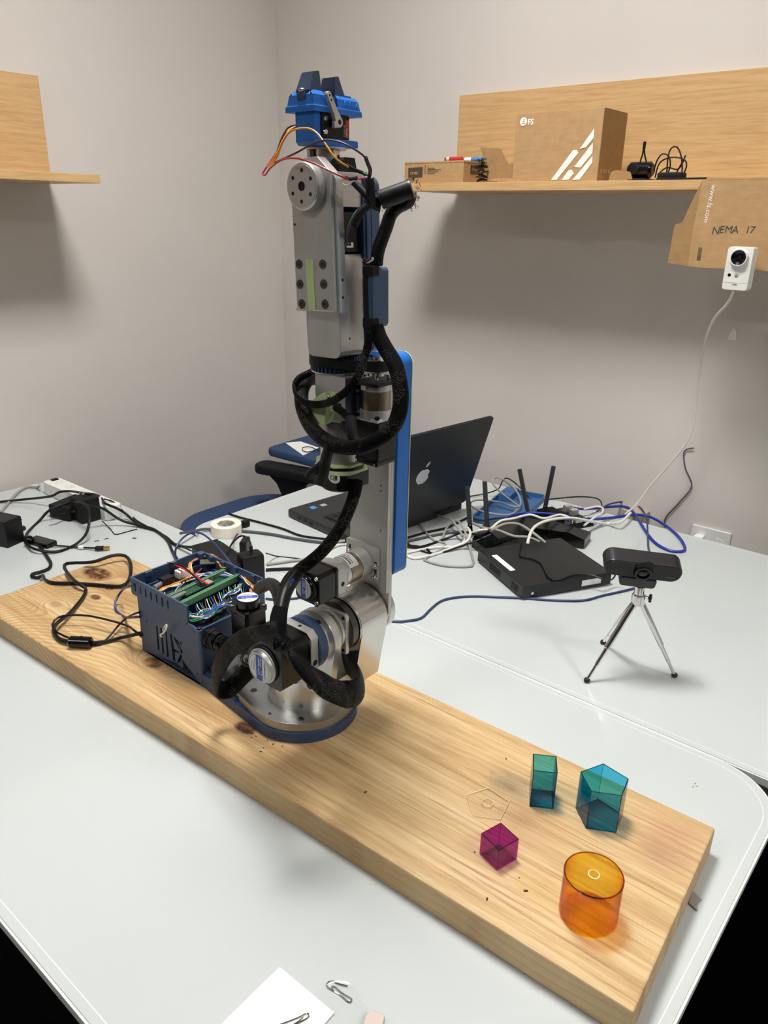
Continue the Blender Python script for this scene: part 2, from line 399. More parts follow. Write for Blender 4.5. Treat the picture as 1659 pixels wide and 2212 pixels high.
# ---------------------------------------------------------------- tables
def table(x0, x1, y0, y1, label, r):
    t = empty('office_table', label, 'table', ((x0 + x1) / 2, (y0 + y1) / 2, FZ))
    link('tabletop', prism(rrect(x0, x1, y0, y1, r, 14), 'z', -0.004, 0.0, bev=0.0008), tabm, t)
    fr = rrect(x0 - .0025, x1 + .0025, y0 - .0025, y1 + .0025, r + .0025, 14)
    link('edge_trim', prism(fr, 'z', -0.012, -0.0012, [rrect(x0 + .0002, x1 - .0002, y0 + .0002, y1 - .0002, r, 14)]), mat('table_trim', (206, 210, 208), .4, var=.01), t)
    link('edge_line', prism(rrect(x0 + .009, x1 - .009, y0 + .009, y1 - .009, r - .004, 14), 'z', -0.0001, 0.00015, [rrect(x0 + .0102, x1 - .0102, y0 + .0102, y1 - .0102, r - .0052, 14)]), mat('bright_edge_line', (212, 218, 215), 0.2, var=0.01), t)
    link('underside', prism(rrect(x0 + .01, x1 - .01, y0 + .01, y1 - .01, r - .01, 10), 'z', -0.022, -0.0045), steel_w, t)
    for (sx, sy) in ((x0 + .09, y0 + .09), (x1 - .09, y0 + .09), (x0 + .09, y1 - .09), (x1 - .09, y1 - .09)):
        link('leg', box(sx - .025, sx + .025, sy - .025, sy + .025, FZ, -0.022, .003), steel_w, t)
    link('frame_rail', join(box(x0 + .09, x1 - .09, y0 + .07, y0 + .11, -.062, -.022), box(x0 + .09, x1 - .09, y1 - .11, y1 - .07, -.062, -.022)), steel_w, t)
    return t
table(0.203, 0.955, 0.098, 1.945, 'white glass-topped table in front carrying the pine board and robot arm', 0.085)
table(0.9603, 1.735, -0.62, 1.392, 'white glass-topped table along the right wall carrying the laptop and tripod webcam', 0.07)
# ---------------------------------------------------------------- pine board
TH = 0.038
ba = Vector((-0.0249, 0.9997, 0)); bl = Vector((-0.9997, -0.0249, 0)); bo = Vector((0.778, 0.14, 0))
def blocal(p): d = Vector((p[0], p[1], 0)) - bo; return d.dot(ba), d.dot(bl)
def pine():
    m, g, b = newmat('pine_wood')
    tc = g.n.new('ShaderNodeTexCoord'); sp = g.n.new('ShaderNodeSeparateXYZ'); g.nt.links.new(tc.outputs['Object'], sp.inputs[0])
    a, wv, zv = sp.outputs[0], sp.outputs[1], sp.outputs[2]
    knots = [(blocal(onz(px, py, TH)), r, st) for px, py, r, st in ((212, 1238, .026, 1.0), (236, 1271, .007, 1.0), (206, 1290, .010, .9), (333, 1432, .014, .9), (532, 1572, .014, 1.2), (120, 1305, .012, .35), (1100, 1700, .006, .2))]
    big = g.noise(g.xyz(g.m('MULTIPLY', a, 2.2), g.m('MULTIPLY', wv, 5), zv), 1, 2, 0.5)
    mid = g.noise(g.xyz(g.m('MULTIPLY', a, 9), g.m('MULTIPLY', wv, 26), zv), 1, 3, 0.5)
    # growth rings: across coordinate, warped, arched towards the far end, bent around the knots
    arch = g.m('MULTIPLY', g.m('POWER', g.m('MAXIMUM', g.m('SUBTRACT', a, 0.72), 0.0), 2.0), -0.62)
    t = g.m('ADD', wv, g.m('MULTIPLY', big, 0.055)); t = g.m('ADD', t, g.m('MULTIPLY', mid, 0.006))
    t = g.m('ADD', t, g.m('MULTIPLY', arch, g.m('ADD', 0.3, g.m('MULTIPLY', wv, 6.0))))
    t = g.m('ADD', t, g.m('MULTIPLY', zv, 0.9))
    kmask = None; kdark = None
    for (ka, kw), r, st in knots:
        da = g.m('MULTIPLY', g.m('SUBTRACT', a, ka), 0.62); dw = g.m('SUBTRACT', wv, kw)
        d = g.m('SQRT', g.m('ADD', g.m('MULTIPLY', da, da), g.m('MULTIPLY', dw, dw)))
        d = g.m('ADD', d, g.m('MULTIPLY', g.m('SUBTRACT', mid, 0.5), r * 0.7))
        mk = g.m('POWER', 2.718, g.m('MULTIPLY', g.m('MULTIPLY', d, d), -1.0 / (r * 2.3) ** 2))
        t = g.m('ADD', g.m('MULTIPLY', t, g.m('SUBTRACT', 1.0, mk)), g.m('MULTIPLY', mk, g.m('ADD', kw, d)))
        kd = g.m('MULTIPLY', g.m('SUBTRACT', 1.0, g.m('DIVIDE', d, r), clamp=True), st)
        kd = g.m('MINIMUM', g.m('MULTIPLY', kd, 2.6), st)
        kdark = kd if kdark is None else g.m('MAXIMUM', kdark, kd)
    fx = g.m('FRACT', g.m('MULTIPLY', t, 96))
    saw = g.m('POWER', fx, 2.6)        # early wood fades into a crisp late-wood line
    edge = g.m('SUBTRACT', 1.0, g.m('MULTIPLY', g.m('MAXIMUM', g.m('SUBTRACT', fx, 0.9), 0.0), 10.0))
    rings = g.m('MULTIPLY', saw, edge)
    fine = g.noise(g.xyz(g.m('MULTIPLY', a, 30), g.m('MULTIPLY', wv, 900), g.m('MULTIPLY', zv, 900)), 1, 4, 0.6)
    streak = g.noise(g.xyz(g.m('MULTIPLY', a, 2.6), g.m('MULTIPLY', wv, 34), zv), 1, 5, 0.62)
    dash = g.noise(g.xyz(g.m('MULTIPLY', a, 14), g.m('MULTIPLY', wv, 330), zv), 1, 2, 0.5)
    c = g.ramp(g.m('ADD', g.m('MULTIPLY', streak, 0.75), g.m('MULTIPLY', fine, 0.25)), [(0.35, (160, 127, 82)), (0.5, (194, 166, 119)), (0.64, (212, 188, 146))])
    far = g.m('MULTIPLY', g.m('SUBTRACT', a, 0.60, clamp=True), 2.6, clamp=True)
    lowf = g.noise(g.xyz(g.m('MULTIPLY', a, 1.6), g.m('MULTIPLY', wv, 14), zv), 1, 3, 0.6)
    c = g.mix(g.m('MULTIPLY', rings, g.m('ADD', g.m('MULTIPLY', lowf, 0.62), g.m('MULTIPLY', far, 0.50)), clamp=True), c, lin((158, 108, 56)))
    stk = g.noise(g.xyz(g.m('MULTIPLY', a, 4.0), g.m('MULTIPLY', wv, 190), zv), 1, 4, 0.6)
    c = g.mix(g.m('MULTIPLY', g.m('SUBTRACT', stk, 0.55, clamp=True), 5.0, clamp=True), c, lin((140, 92, 54)))
    dk = g.m('MULTIPLY', g.m('SUBTRACT', dash, 0.60, clamp=True), 5.0, clamp=True)
    c = g.mix(g.m('MULTIPLY', dk, 0.55), c, lin((138, 92, 48)))
    kn = g.noise(g.xyz(g.m('MULTIPLY', a, 60), g.m('MULTIPLY', wv, 60), zv), 1, 4, 0.7)
    kc = g.ramp(kn, [(0.38, (34, 16, 8)), (0.5, (98, 58, 32)), (0.62, (168, 118, 72))])
    c = g.mix(kdark, c, kc)
    # stains: pinkish smudge near the end, grey smudges near the blocks
    for px, py, r, cc, st in ((1458, 1800, .026, (168, 112, 88), .5), (1425, 1845, .022, (150, 98, 74), .55), (1098, 1695, .022, (110, 84, 66), .5), (1160, 1800, .03, (170, 120, 84), .25), (1120, 1762, .018, (120, 84, 60), .4), (640, 1600, .03, (196, 120, 60), .2)):
        (sa, sw) = blocal(onz(px, py, TH)); da = g.m('SUBTRACT', a, sa); dw = g.m('SUBTRACT', wv, sw)
        q = g.m('POWER', 2.718, g.m('MULTIPLY', g.m('ADD', g.m('MULTIPLY', g.m('MULTIPLY', da, da), 0.6), g.m('MULTIPLY', dw, dw)), -1.0 / r ** 2))
        sn = g.noise(g.xyz(g.m('MULTIPLY', a, 50), g.m('MULTIPLY', wv, 260), zv), 1, 4, 0.7)
        c = g.mix(g.m('MULTIPLY', g.m('MULTIPLY', q, st), g.m('MULTIPLY', sn, 1.9), clamp=True), c, lin(cc))
    side = g.n.new('ShaderNodeNewGeometry'); sn = g.n.new('ShaderNodeSeparateXYZ'); g.nt.links.new(side.outputs['Normal'], sn.inputs[0])
    g.nt.links.new(c, b.inputs['Base Color']); b.inputs['Roughness'].default_value = 0.52
    bp = g.n.new('ShaderNodeBump'); bp.inputs['Strength'].default_value = 0.35; bp.inputs['Distance'].default_value = 0.0008
    g.nt.links.new(g.m('ADD', fine, g.m('MULTIPLY', rings, 0.5)), bp.inputs['Height']); g.nt.links.new(bp.outputs[0], b.inputs['Normal'])
    return m
bmx = prism([(0, 0), (-0.011, 0.272), (1.17, 0.287), (1.167, 0)], 'z', 0, TH, bev=0.0022)
me = bpy.data.meshes.new('pine_board'); bmx.to_mesh(me); bmx.free(); me.materials.append(pine())
board = bpy.data.objects.new('pine_board', me); col.objects.link(board)
board.matrix_world = Matrix(((ba.x, bl.x, 0, bo.x), (ba.y, bl.y, 0, bo.y), (0, 0, 1, 0.0), (0, 0, 0, 1)))
board['label'] = 'long thick pine board with knots lying diagonally on the front table'; board['category'] = 'board'
# ---------------------------------------------------------------- shelves
SB, ST = 0.742, 0.760
sh = empty('wall_shelf', 'oak laminate shelf and backboard on the right wall holding cardboard boxes', 'shelf', (1.7, 0.4, SB))
link('backboard', box(XW - .018, XW, -0.65, 1.273, ST, 0.974, .0008), oak, sh)
link('shelf_board', box(1.594, XW, -0.65, 1.273, SB, ST, .0008), oak, sh)
sh2 = empty('wall_shelf', 'empty oak laminate shelf and backboard on the left wall at the photo edge', 'shelf', (0.3, 1.85, SB))
link('backboard', box(-0.7, 1.049, YW - .018, YW, ST, 0.977, .0008), oak, sh2)
link('shelf_board', box(-0.7, 1.0505, 1.734, YW, SB, ST, .0008), oak, sh2)
# ---------------------------------------------------------------- things on the right shelf
def face_x(px, py, x): p = onx(px, py, x); return (p[1], p[2])
# open shipping carton: -X face and -Y face seen
bx0 = 1.612; yl = onx(1117, 245, bx0)[1]; yr = onx(1290, 380, bx0)[1]; zt = onx(1200, 240, bx0)[2]; bx1 = min(ony(1357, 243, yr)[0], XW - .02)
t = empty('carton', 'open brown cardboard box with white diagonal stripes standing on the shelf', 'box', ((bx0 + bx1) / 2, (yl + yr) / 2, ST))
cw = 0.004
link('front_panel', box(bx0, bx0 + cw, yr, yl, ST, zt, .0006), card, t)
link('side_panel', box(bx0 + cw, bx1, yr, yr + cw, ST, zt + .001, .0006), card_d, t)
link('side_panel', box(bx0 + cw, bx1, yl - cw, yl, ST, zt, .0006), card, t)
link('back_panel', box(bx1 - cw, bx1, yr + cw, yl - cw, ST, zt, .0006), card_d, t)
link('bottom_panel', box(bx0 + cw, bx1 - cw, yr + cw, yl - cw, ST, ST + cw, .0006), card_d, t)
fx_ = bx0 - .0006
def on_face(pts, m, name, x=fx_): return quadstrip([onx(px, py, x) for px, py in pts], m, t, name, 0.0003)
for q in (((1190, 389), (1203, 388), (1250, 330), (1246, 324), (1238, 324)), ((1213, 389), (1228, 388), (1240, 374), (1235, 366), (1228, 368)), ((1236, 389), (1252, 388), (1279, 352), (1280, 337)), ((1240, 361), (1254, 362), (1280, 330), (1281, 308)), ((1252, 322), (1266, 318), (1283, 297), (1284, 277))):
    on_face(q, inkw, 'printed_stripe')
ly = onx(1131, 263, fx_); link('printed_logo', cyl(ly, (-1, 0, 0), .0085, 0, .0004, seg=28), inkw, t)
for k in range(3): link('logo_bar', box(fx_ - .0008, fx_ - .0004, ly[1] - .005 + .001 * k, ly[1] + .004 - .0014 * k, ly[2] - .0045 + .0036 * k, ly[2] - .003 + .0036 * k), card, t)
lettering('FS', 0.0155, onx(1139.5, 269.5, fx_), (0, -1, 0), (0, 0, 1), inkw, t, bold=.0004)
for k in range(4): link('printed_symbol', ring((bx0 + .016 + .0125 * k, yr - .0002, ST + .020), (0, -1, 0), .0028, .0038, 0, .0003, 14), mat('faint_white_print', (205, 190, 160), 0.7), t)
# flap standing beside the carton
fl = empty('cardboard_flap', 'torn brown cardboard flap leaning beside the striped carton', 'cardboard', (1.66, onx(1070, 390, 1.62)[1], ST))
P_ = [face_x(px, py, 1.622) for px, py in ((1054, 391), (1048, 360), (1038, 318), (1080, 321), (1091, 345), (1098, 356), (1109, 352), (1110, 391))]
link('flap_panel', prism(P_, 'x', 1.622, 1.626), card_d, fl)
P_ = [face_x(px, py, 1.615) for px, py in ((1054, 391), (1110, 391), (1109, 386), (1090, 384), (1070, 386))]
link('folded_edge', prism(P_, 'x', 1.613, 1.6215), card, fl)
# small carton on the left
s0 = 1.605; a1 = onx(873, 396, s0)[1]; a2 = onx(1000, 394, s0)[1]; zt2 = onx(940, 348, s0)[2]; sx1 = ony(1045, 345, a2)[0]
t = empty('small_carton', 'flat brown carton with printed end overhanging the left end of the shelf', 'box', (s0 + .06, (a1 + a2) / 2, ST))
link('carton_body', box(s0, s0 + .15, a2, a1, ST, zt2, .001), card, t)
link('lid_seam', box(s0 - .0006, s0 + .15, a2 - .0006, a1 + .0006, zt2 - .004, zt2 - .0034), card_d, t)
fxs = s0 - .0008
quadstrip([onx(882, 384, fxs), onx(912, 382, fxs), onx(913, 361, fxs), onx(882, 363, fxs)], inkc, t, 'printed_patch', .0003)
lettering('ZYXEL', 0.0085, onx(885.5, 377, fxs - .0006), (0, -1, 0), (0, 0, 1), card, t, bold=.0002)
lettering('Switch', 0.0085, onx(923, 367, fxs), (0, -1, 0), (0, 0, 1), inkc, t)
for k in range(3): link('printed_line', box(fxs - .0003, fxs, onx(952 - 6 * k, 375, fxs)[1], onx(923, 375, fxs)[1], zt2 - .019 - .004 * k, zt2 - .0182 - .004 * k), inkc, t)
link('printed_line', box(fxs - .0003, fxs, onx(918.5, 375, fxs)[1], onx(917.5, 375, fxs)[1], zt2 - .027, zt2 - .008), inkc, t)
link('printed_patch', box(s0 + .028, s0 + .07, a2 - .0004, a2, zt2 - .028, zt2 - .009), inkc, t)
lettering('ZYXEL', 0.0085, (s0 + .033, a2 - .0006, zt2 - .021), (1, 0, 0), (0, 0, 1), card, t)
def marker(p, d, L, c1, label):
    e = empty('marker_pen', label, 'pen', p)
    link('barrel', cyl(p, d, .0045, .012, L), white_p, e); link('cap', cyl(p, d, .005, L - .03, L + .006), c1, e); link('end_plug', cyl(p, d, .0042, .006, .0125), c1, e)
marker((1.63, onx(957, 340, 1.63)[1], zt2 + .0052), (0, -1, 0.0), .05, mat('red_cap', (190, 50, 50), .4), 'white marker pen with red ends lying on the flat carton')
marker((1.66, onx(995, 340, 1.66)[1], zt2 + .0052), (0.1, -1, 0.0), .06, mat('blue_cap', (70, 130, 190), .4), 'blue-capped marker pen lying on the flat carton')
# bristly black cable clump between carton and flap
bms = []
cy_ = onx(1036, 372, 1.60)[1]
for k in range(26):
    p0 = Vector((1.61 + random.uniform(-.008, .008), cy_ + random.uniform(-.004, .004), ST + .003 + .0018 * k)); d = Vector((random.uniform(-1, 1) * .012, random.uniform(-.014, .014), random.uniform(-.004, .006)))
    bms.append(tube([p0 - d, p0 + Vector((0, 0, .002)), p0 + d], .0013, 5))
thing('cable_clump', join(*bms), blkm, 'bristly black bundle of cable ties stuffed beside the flat carton', 'cable ties')['kind'] = 'stuff'
# small torn piece behind carton + flat black tray
thing('cardboard_scrap', prism([face_x(px, py, 1.64) for px, py in ((1314, 391), (1320, 371), (1333, 367), (1362, 371), (1366, 391))], 'x', 1.640, 1.644), card_d, 'small torn cardboard scrap on the shelf between carton and webcam', 'cardboard')
thing('black_tray', box(1.60, 1.74, onx(1526, 388, 1.6)[1], onx(1417, 388, 1.6)[1], ST, ST + .004, .001), blkm, 'thin flat black plate on the shelf under the coiled cable', 'plate')
# old webcam on the shelf
wy = onx(1384, 370, 1.66)[1]
t = empty('webcam', 'black webcam lying on the shelf among coiled black cables', 'camera', (1.66, wy, ST))
link('camera_body', cyl((1.66, wy + .026, ST + .022), (0, -1, 0), .016, 0, .052, .006), blkg, t)
link('lens', cyl((1.645, wy + .006, ST + .022), (-1, 0, 0), .009, 0, .006, .001), blk, t)
link('clip', box(1.64, 1.70, wy - .02, wy + .02, ST, ST + .006, .002), blkm, t)
link('neck', cyl((1.668, wy, ST + .004), (0, 0, 1), .005, 0, .012), blkm, t)
link('cord', tube([onx(1390, 372, 1.65), onx(1383, 350, 1.65), onx(1388, 335, 1.65), onx(1391, 312, 1.65), onx(1392, 330, 1.652), onx(1397, 352, 1.655), onx(1405, 368, 1.655)], .0016), blk, t)
link('cord_tip', cyl(onx(1391, 322, 1.65), (0, 0, 1), .003, 0, .014), blk, t)
cl_ = [[(1412, 370), (1420, 345), (1432, 332), (1445, 338), (1448, 358), (1440, 378), (1425, 384)], [(1440, 380), (1443, 340), (1450, 320), (1463, 318), (1472, 340), (1473, 372), (1465, 384)], [(1415, 384), (1425, 352), (1450, 340), (1478, 344), (1483, 360), (1474, 380)], [(1420, 378), (1440, 362), (1466, 365), (1481, 335), (1474, 350), (1455, 384)]]
t = empty('cable_coil', 'tangled coil of thin black cable on the shelf beside the webcam', 'cable', (1.67, onx(1445, 384, 1.66)[1], ST))
for k, c_ in enumerate(cl_): link('cable_loop', tube([onx(a, b, 1.645 + .008 * k) for a, b in c_], .0015), blk, t)
link('cable_plug', box(1.635, 1.665, onx(1478, 380, 1.65)[1], onx(1425, 380, 1.65)[1], ST + .004, ST + .016, .003), blkm, t)
# cardboard hanging over the shelf edge
hx = 1.588
t = empty('hanging_cardboard', 'large brown cardboard sheet hanging over the shelf front with handwriting', 'cardboard', (hx, onx(1600, 580, hx)[1], onx(1600, 580, hx)[2]))
ce = onx(1659, 583, hx)[1] - .12
top_z = onx(1590, 388, hx)[2]
pp = [face_x(1519, 389, hx), face_x(1508, 448, hx), face_x(1498, 500, hx), face_x(1487, 575, hx), face_x(1520, 578, hx), face_x(1590, 582, hx), face_x(1659, 586, hx), (ce, face_x(1659, 590, hx)[1]), (ce, top_z)]
link('main_panel', prism(pp, 'x', hx - .004, hx), card, t)
link('top_fold', box(hx - .004, hx + .10, ce, face_x(1527, 389, hx)[0], top_z, top_z + .004, .0006), card, t)
fp = [face_x(px, py, hx) for px, py in ((1517, 392), (1500, 425), (1474, 481), (1459, 485), (1455, 500), (1443, 568), (1487, 574), (1498, 500), (1508, 448))]
link('side_flap', prism(fp, 'x', hx - .002, hx + .002), card_d, t)
for a, b in ((1555, 1575), (1588, 1609), (1623, 1647)):
    link('printed_dash', box(hx + .004, hx + .03, onx(b, 388, hx)[1], onx(a, 388, hx)[1], top_z + .004, top_z + .0043), inkw, t)
hf = hx - .0042
dv = Vector(onx(1530, 448, hf)) - Vector(onx(1541, 398, hf))
lettering('www.fs.com', 0.0135, onx(1538, 398, hf), dv, (0, -1, 0.1), inkw, t)
for s_, px, py, sc in (('N', 1536, 506, 1), ('E', 1552, 503, .95), ('M', 1564, 503, .95), ('A', 1579, 504, 1), ('1', 1608, 504, .95), ('7', 1618, 504, .95)):
    sx = lettering(s_, 0.019 * sc, onx(px, py, hf), (0, -1, 0.03), (0, 0, 1), inkg, t, shear=.12, ext=.0002)
link('barcode', join(*[box(hf - .0002, hf, *sorted((onx(1508.5 + .6 - (k * .35), 535 + k * 2.1, hf)[1], onx(1517.5 - (k * .35), 535 + k * 2.1, hf)[1])), onx(1512, 535 + k * 2.1, hf)[2] - random.choice((.0005, .0008)), onx(1512, 535 + k * 2.1, hf)[2]) for k in range(14)]), inkc, t, 0, stuff=True)
# security camera
cx_ = 1.535
y0c, y1c = onx(1613, 627, cx_)[1], onx(1558, 623, cx_)[1]; z0c = onx(1585, 627, cx_)[2]; z1c = onx(1590, 533, cx_)[2]
ym, zm = (y0c + y1c) / 2, (z0c + z1c) / 2
t = empty('security_camera', 'white box-shaped security camera mounted against the hanging cardboard', 'camera', (cx_ + .01, ym, z0c))
link('housing', prism(rrect(y0c, y1c, z0c, z1c, .005, 4), 'x', cx_, cx_ + .028, bev=.0014), white_p, t)
lc = onx(1589, 556, cx_); lc = (cx_, ym, lc[2])
link('lens_ring', lathe([(.0135, 0), (.0155, 0), (.0165, .0012), (.0145, .007), (.0132, .007), (.0125, .003)], lc, (-1, 0, 0), 40), white_p, t)
link('lens', lathe([(0, .0035), (.006, .0045), (.0065, .003), (.0105, .005), (.0128, .0062), (.0130, .0)], lc, (-1, 0, 0), 40), blkg, t)
for k, (dy, m_) in enumerate(((.0125, blkg), (0, grey_c), (-.0125, white_p))):
    link('sensor' if k == 0 else ('motion_lens' if k == 1 else 'indicator'), ball((cx_ - .0002, ym + dy, lc[2] - .031), .0036, (.35, 1, 1)) if k == 1 else cyl((cx_, ym + dy, lc[2] - .031), (-1, 0, 0), .0031, -.001, .0005, seg=20), m_, t)
link('cover_seam', box(cx_ - .0002, cx_, y0c + .001, y1c - .001, z0c + .013, z0c + .0134), grey_c, t)
lettering('AXIS', 0.0042, (cx_ - .0002, ym + .0045, z0c + .0085), (0, -1, 0), (0, 0, 1), ink, t)
link('mount_arm', join(cyl((cx_ + .028, ym, zm), (1, 0, 0), .006, 0, .022), cyl((hx - .004, ym, zm), (-1, 0, 0), .016, 0, .004)), white_p, t)
cb = [(1585, 627, 1.55), (1572, 655, 1.58), (1545, 685, 1.62), (1528, 720, 1.68), (1518, 760, 1.72), (1512, 800, 1.74), (1503, 870, 1.76), (1497, 920, 1.765), (1480, 960, 1.765), (1440, 1010, 1.765), (1405, 1050, 1.765), (1375, 1090, 1.76), (1352, 1110, 1.75)]
thing('camera_cable', tube([onx(*p) for p in cb] + [onx(1350, 1118, 1.748)], .0026), white_c, 'white cable hanging from the security camera down behind the back table', 'cable')
# grey cable from wall point down behind the table
gc = [(1498, 968, 1.825), (1478, 975, 1.826), (1480, 1010, 1.826), (1494, 1050, 1.826), (1468, 1085, 1.826), (1438, 1118, 1.826), (1436, 1140, 1.826)]
# adhesive hook
hk = onx(1584, 722, XW)
t = empty('adhesive_hook', 'small clear adhesive hook stuck on the right wall below the shelf', 'hook', (XW, hk[1], hk[2]))
clearp = tinted('clear_plastic', (.9, .95, .93, 1), 12, .08)
link('backplate', prism([(hk[1] + .009, hk[2] - .012), (hk[1] - .009, hk[2] - .012), (hk[1] - .007, hk[2] + .004), (hk[1] - .001, hk[2] + .014), (hk[1] + .006, hk[2] + .004)], 'x', XW - .003, XW - .0001), white_p, t)
link('hook_arm', tube([(XW - .003, hk[1], hk[2] - .002), (XW - .011, hk[1], hk[2] - .011), (XW - .014, hk[1], hk[2] - .005)], .002), clearp, t)
# outlet
o1 = onx(1497, 1131, XW); o2 = onx(1580, 1160, XW)
t = empty('wall_outlet', 'white double wall outlet with a small white plug just above the back table edge', 'outlet', (XW, (o1[1] + o2[1]) / 2, o1[2] - .115))
yy0, yy1, zz1 = o2[1], o1[1], o1[2]
link('cover_plate', box(XW - .006, XW, yy0, yy1, zz1 - .115, zz1, .002), steel_w, t)
for k in range(2): link('socket', cyl((XW - .006, yy0 + (yy1 - yy0) * (.27 + .46 * k), zz1 - .03), (-1, 0, 0), .012, 0, .001), white_p, t)
link('plug', box(XW - .04, XW - .007, yy0 + (yy1 - yy0) * .73 - .011, yy0 + (yy1 - yy0) * .73 + .011, zz1 - .042, zz1 - .018, .003), white_p, t)
wb = onx(1348, 1098, 1.80); wb2 = onx(1394, 1118, 1.80)
thing('wall_box', box(1.79, XW - .0005, wb2[1], wb[1], wb[2] - .06, wb[2], .002), mat('beige_plastic', (176, 160, 132), .6), 'small beige box fixed on the wall behind the back table', 'box')
# ---------------------------------------------------------------- chair + stool in the corner
t = empty('office_chair', 'blue fabric office chair with black armrests tucked into the room corner', 'chair', (1.5, 1.64, FZ))
link('seat', prism(rrect(1.22, 1.685, 1.42, 1.895, .16, 10), 'z', -.27, -.20, bev=.012), fabric, t)
link('seat_pan', prism(rrect(1.28, 1.63, 1.46, 1.84, .12, 8), 'z', -.30, -.271), blkm, t)
A0 = Vector(onz(556, 996, -.035)); A1 = Vector(onz(705, 1022, -.035)); d_ = (A1 - A0).normalized(); s_ = Vector((-d_.y, d_.x, 0))
Mx = Matrix(((d_.x, s_.x, 0, A0.x), (d_.y, s_.y, 0, A0.y), (0, 0, 1, 0), (0, 0, 0, 1)))
def arm(M, par):
    link('armrest_pad', xf(prism(rrect(0, .25, -.035, .035, .03, 8), 'z', -.066, -.036, bev=.008), M), blkm, par)
    link('armrest_post', xf(join(prism([(.05, -.066), (.20, -.066), (.17, -.09), (.145, -.13), (.145, -.25), (.10, -.25), (.10, -.13), (.08, -.09)], 'y', -.02, .02, bev=.004), box(.085, .16, -.028, .028, -.28, -.14, .006)), M), blk, par)
arm(Mx, t); arm(Matrix.Translation(Vector((-.02, -.0, 0)) + s_ * -.40) @ Mx, t) if False else None
link('gas_column', cyl((1.45, 1.64, -.62), (0, 0, 1), .028, 0, .325), blk, t)
link('base_star', join(*[xf(box(0, .21, -.02, .02, -.65, -.615, .006), Matrix.Translation((1.45, 1.64, 0)) @ Matrix.Rotation(a * 2 * PI / 5, 4, 'Z')) for a in range(5)]), blk, t)
for a in range(5):
    an = a * 2 * PI / 5; link('caster', cyl((1.45 + .19 * math.cos(an) - .012, 1.64 + .19 * math.sin(an), -.695), (1, 0, 0), .045, 0, .025, .006), blk, t)
Q0 = Vector(onz(573, 966, -.005)); Q1 = Vector(onz(690, 931, -.005)); Q2 = Vector(onz(706, 985, -.005))
d1 = (Q1 - Q0).normalized(); d2 = Vector((d1.y, -d1.x, 0)); L1 = .25
t = empty('upholstered_stool', 'tall blue fabric stool behind the chair armrest with papers on top', 'stool', tuple((Q0 + d1 * L1 / 2 + d2 * .13)[:2]) + (FZ,))
Mq = Matrix(((d1.x, d2.x, 0, Q0.x), (d1.y, d2.y, 0, Q0.y), (0, 0, 1, 0), (0, 0, 0, 1)))
link('cushion', xf(prism(rrect(0, L1, 0, .26, .025, 6), 'z', -.033, -.005, bev=.008), Mq), fabric, t)
link('column', cyl((1.75, 1.62, FZ + .01), (0, 0, 1), .018, 0, -FZ - .044), blk, t)
link('foot_plate', cyl((1.75, 1.62, FZ), (0, 0, 1), .065, 0, .012), blk, t)
pz = -.0046
pw = [onz(617, 957, pz), onz(649, 954, pz), onz(690, 968, pz), onz(655, 984, pz)]
thing('paper_leaflet', prism([p[:2] for p in pw], 'z', pz, pz + .001), paper, 'white leaflet lying on the blue stool', 'paper')
thing('looped_cable', tube([onz(x, y, .001) for x, y in ((690, 968), (668, 976), (655, 974), (654, 967), (668, 965), (682, 970), (695, 976))], .0015), blk, 'thin black cord looped on the leaflet on the blue stool', 'cord')
# ---------------------------------------------------------------- laptop
H1 = Vector((1.151, 1.030, 0)); H2 = Vector((1.509, 0.990, 0)); u_ = (H2 - H1).normalized(); v_ = Vector((-u_.y, u_.x, 0))   # v towards the keyboard side
ML = Matrix(((u_.x, v_.x, 0, H1.x), (u_.y, v_.y, 0, H1.y), (0, 0, 1, 0), (0, 0, 0, 1)))
LW = (H2 - H1).length
t = empty('laptop', 'open black laptop with a pale fruit emblem on its lid on the back table', 'laptop', tuple((H1 + H2) / 2 + v_ * .12)[:2] + (0,))
lap_m = mat('laptop_black', (30, 31, 34), 0.38, var=.05)
link('base', xf(prism(rrect(0, LW, 0.0, .248, .008, 4), 'z', .002, .021, bev=.0035), ML), lap_m, t)
kd = mat('key_black', (12, 12, 13), .5)
kb = link('keyboard_well', xf(prism(rrect(.03, LW - .03, .03, .15, .004), 'z', .0205, .0214), ML), blkm, t)
kp = [(r_, c_) for r_ in range(6) for c_ in range(15)]
km = None
for r_, c_ in kp:
    a = .036 + c_ * .0194; b = .035 + r_ * .0188
    if r_ == 5 and 3 < c_ < 10:
        if c_ == 4: k = link('key', xf(box(a, a + .10, b, b + .0165, .0214, .0234, .0008, 1), ML), kd, kb, 0)
        continue
    if km is None: k = link('key', xf(box(a, a + .0168, b, b + .0165, .0214, .0234, .0008, 1), ML), kd, kb, 0); km = (k, a, b)
    else:
        k = km[0].copy(); col.objects.link(k); k.parent = kb; dd = ML.to_3x3() @ Vector((a - km[1], b - km[2], 0)); k.location = km[0].location + dd
link('touchpad', xf(prism(rrect(.12, .23, .17, .235, .003), 'z', .0208, .0213), ML), lap_m, t)
link('sticker', xf(box(.275 - .23, .29 - .23, .205, .222, .021, .0213), ML), mat('sticker_blue', (60, 140, 215), .4), t)
link('sticker', xf(box(.075, .09, .203, .217, .021, .0213), ML), mat('sticker_silver', (170, 165, 175), .4), t)
for k in range(3): link('port', xf(box(-.0006, .002, .15 + k * .022, .163 + k * .022, .008, .014, .0005), ML), hole_m, t)
tl = 17.0
lid_M = ML @ Matrix.Translation((0, 0.0, .022)) @ Matrix.Rotation(math.radians(90 + tl), 4, 'X')   # local x along hinge, local y up the lid
lidp = prism(rrect(0, LW, .004, .246, .009, 5), 'z', 0, .0075, bev=.001)
link('lid', xf(lidp, lid_M), lap_m, t)
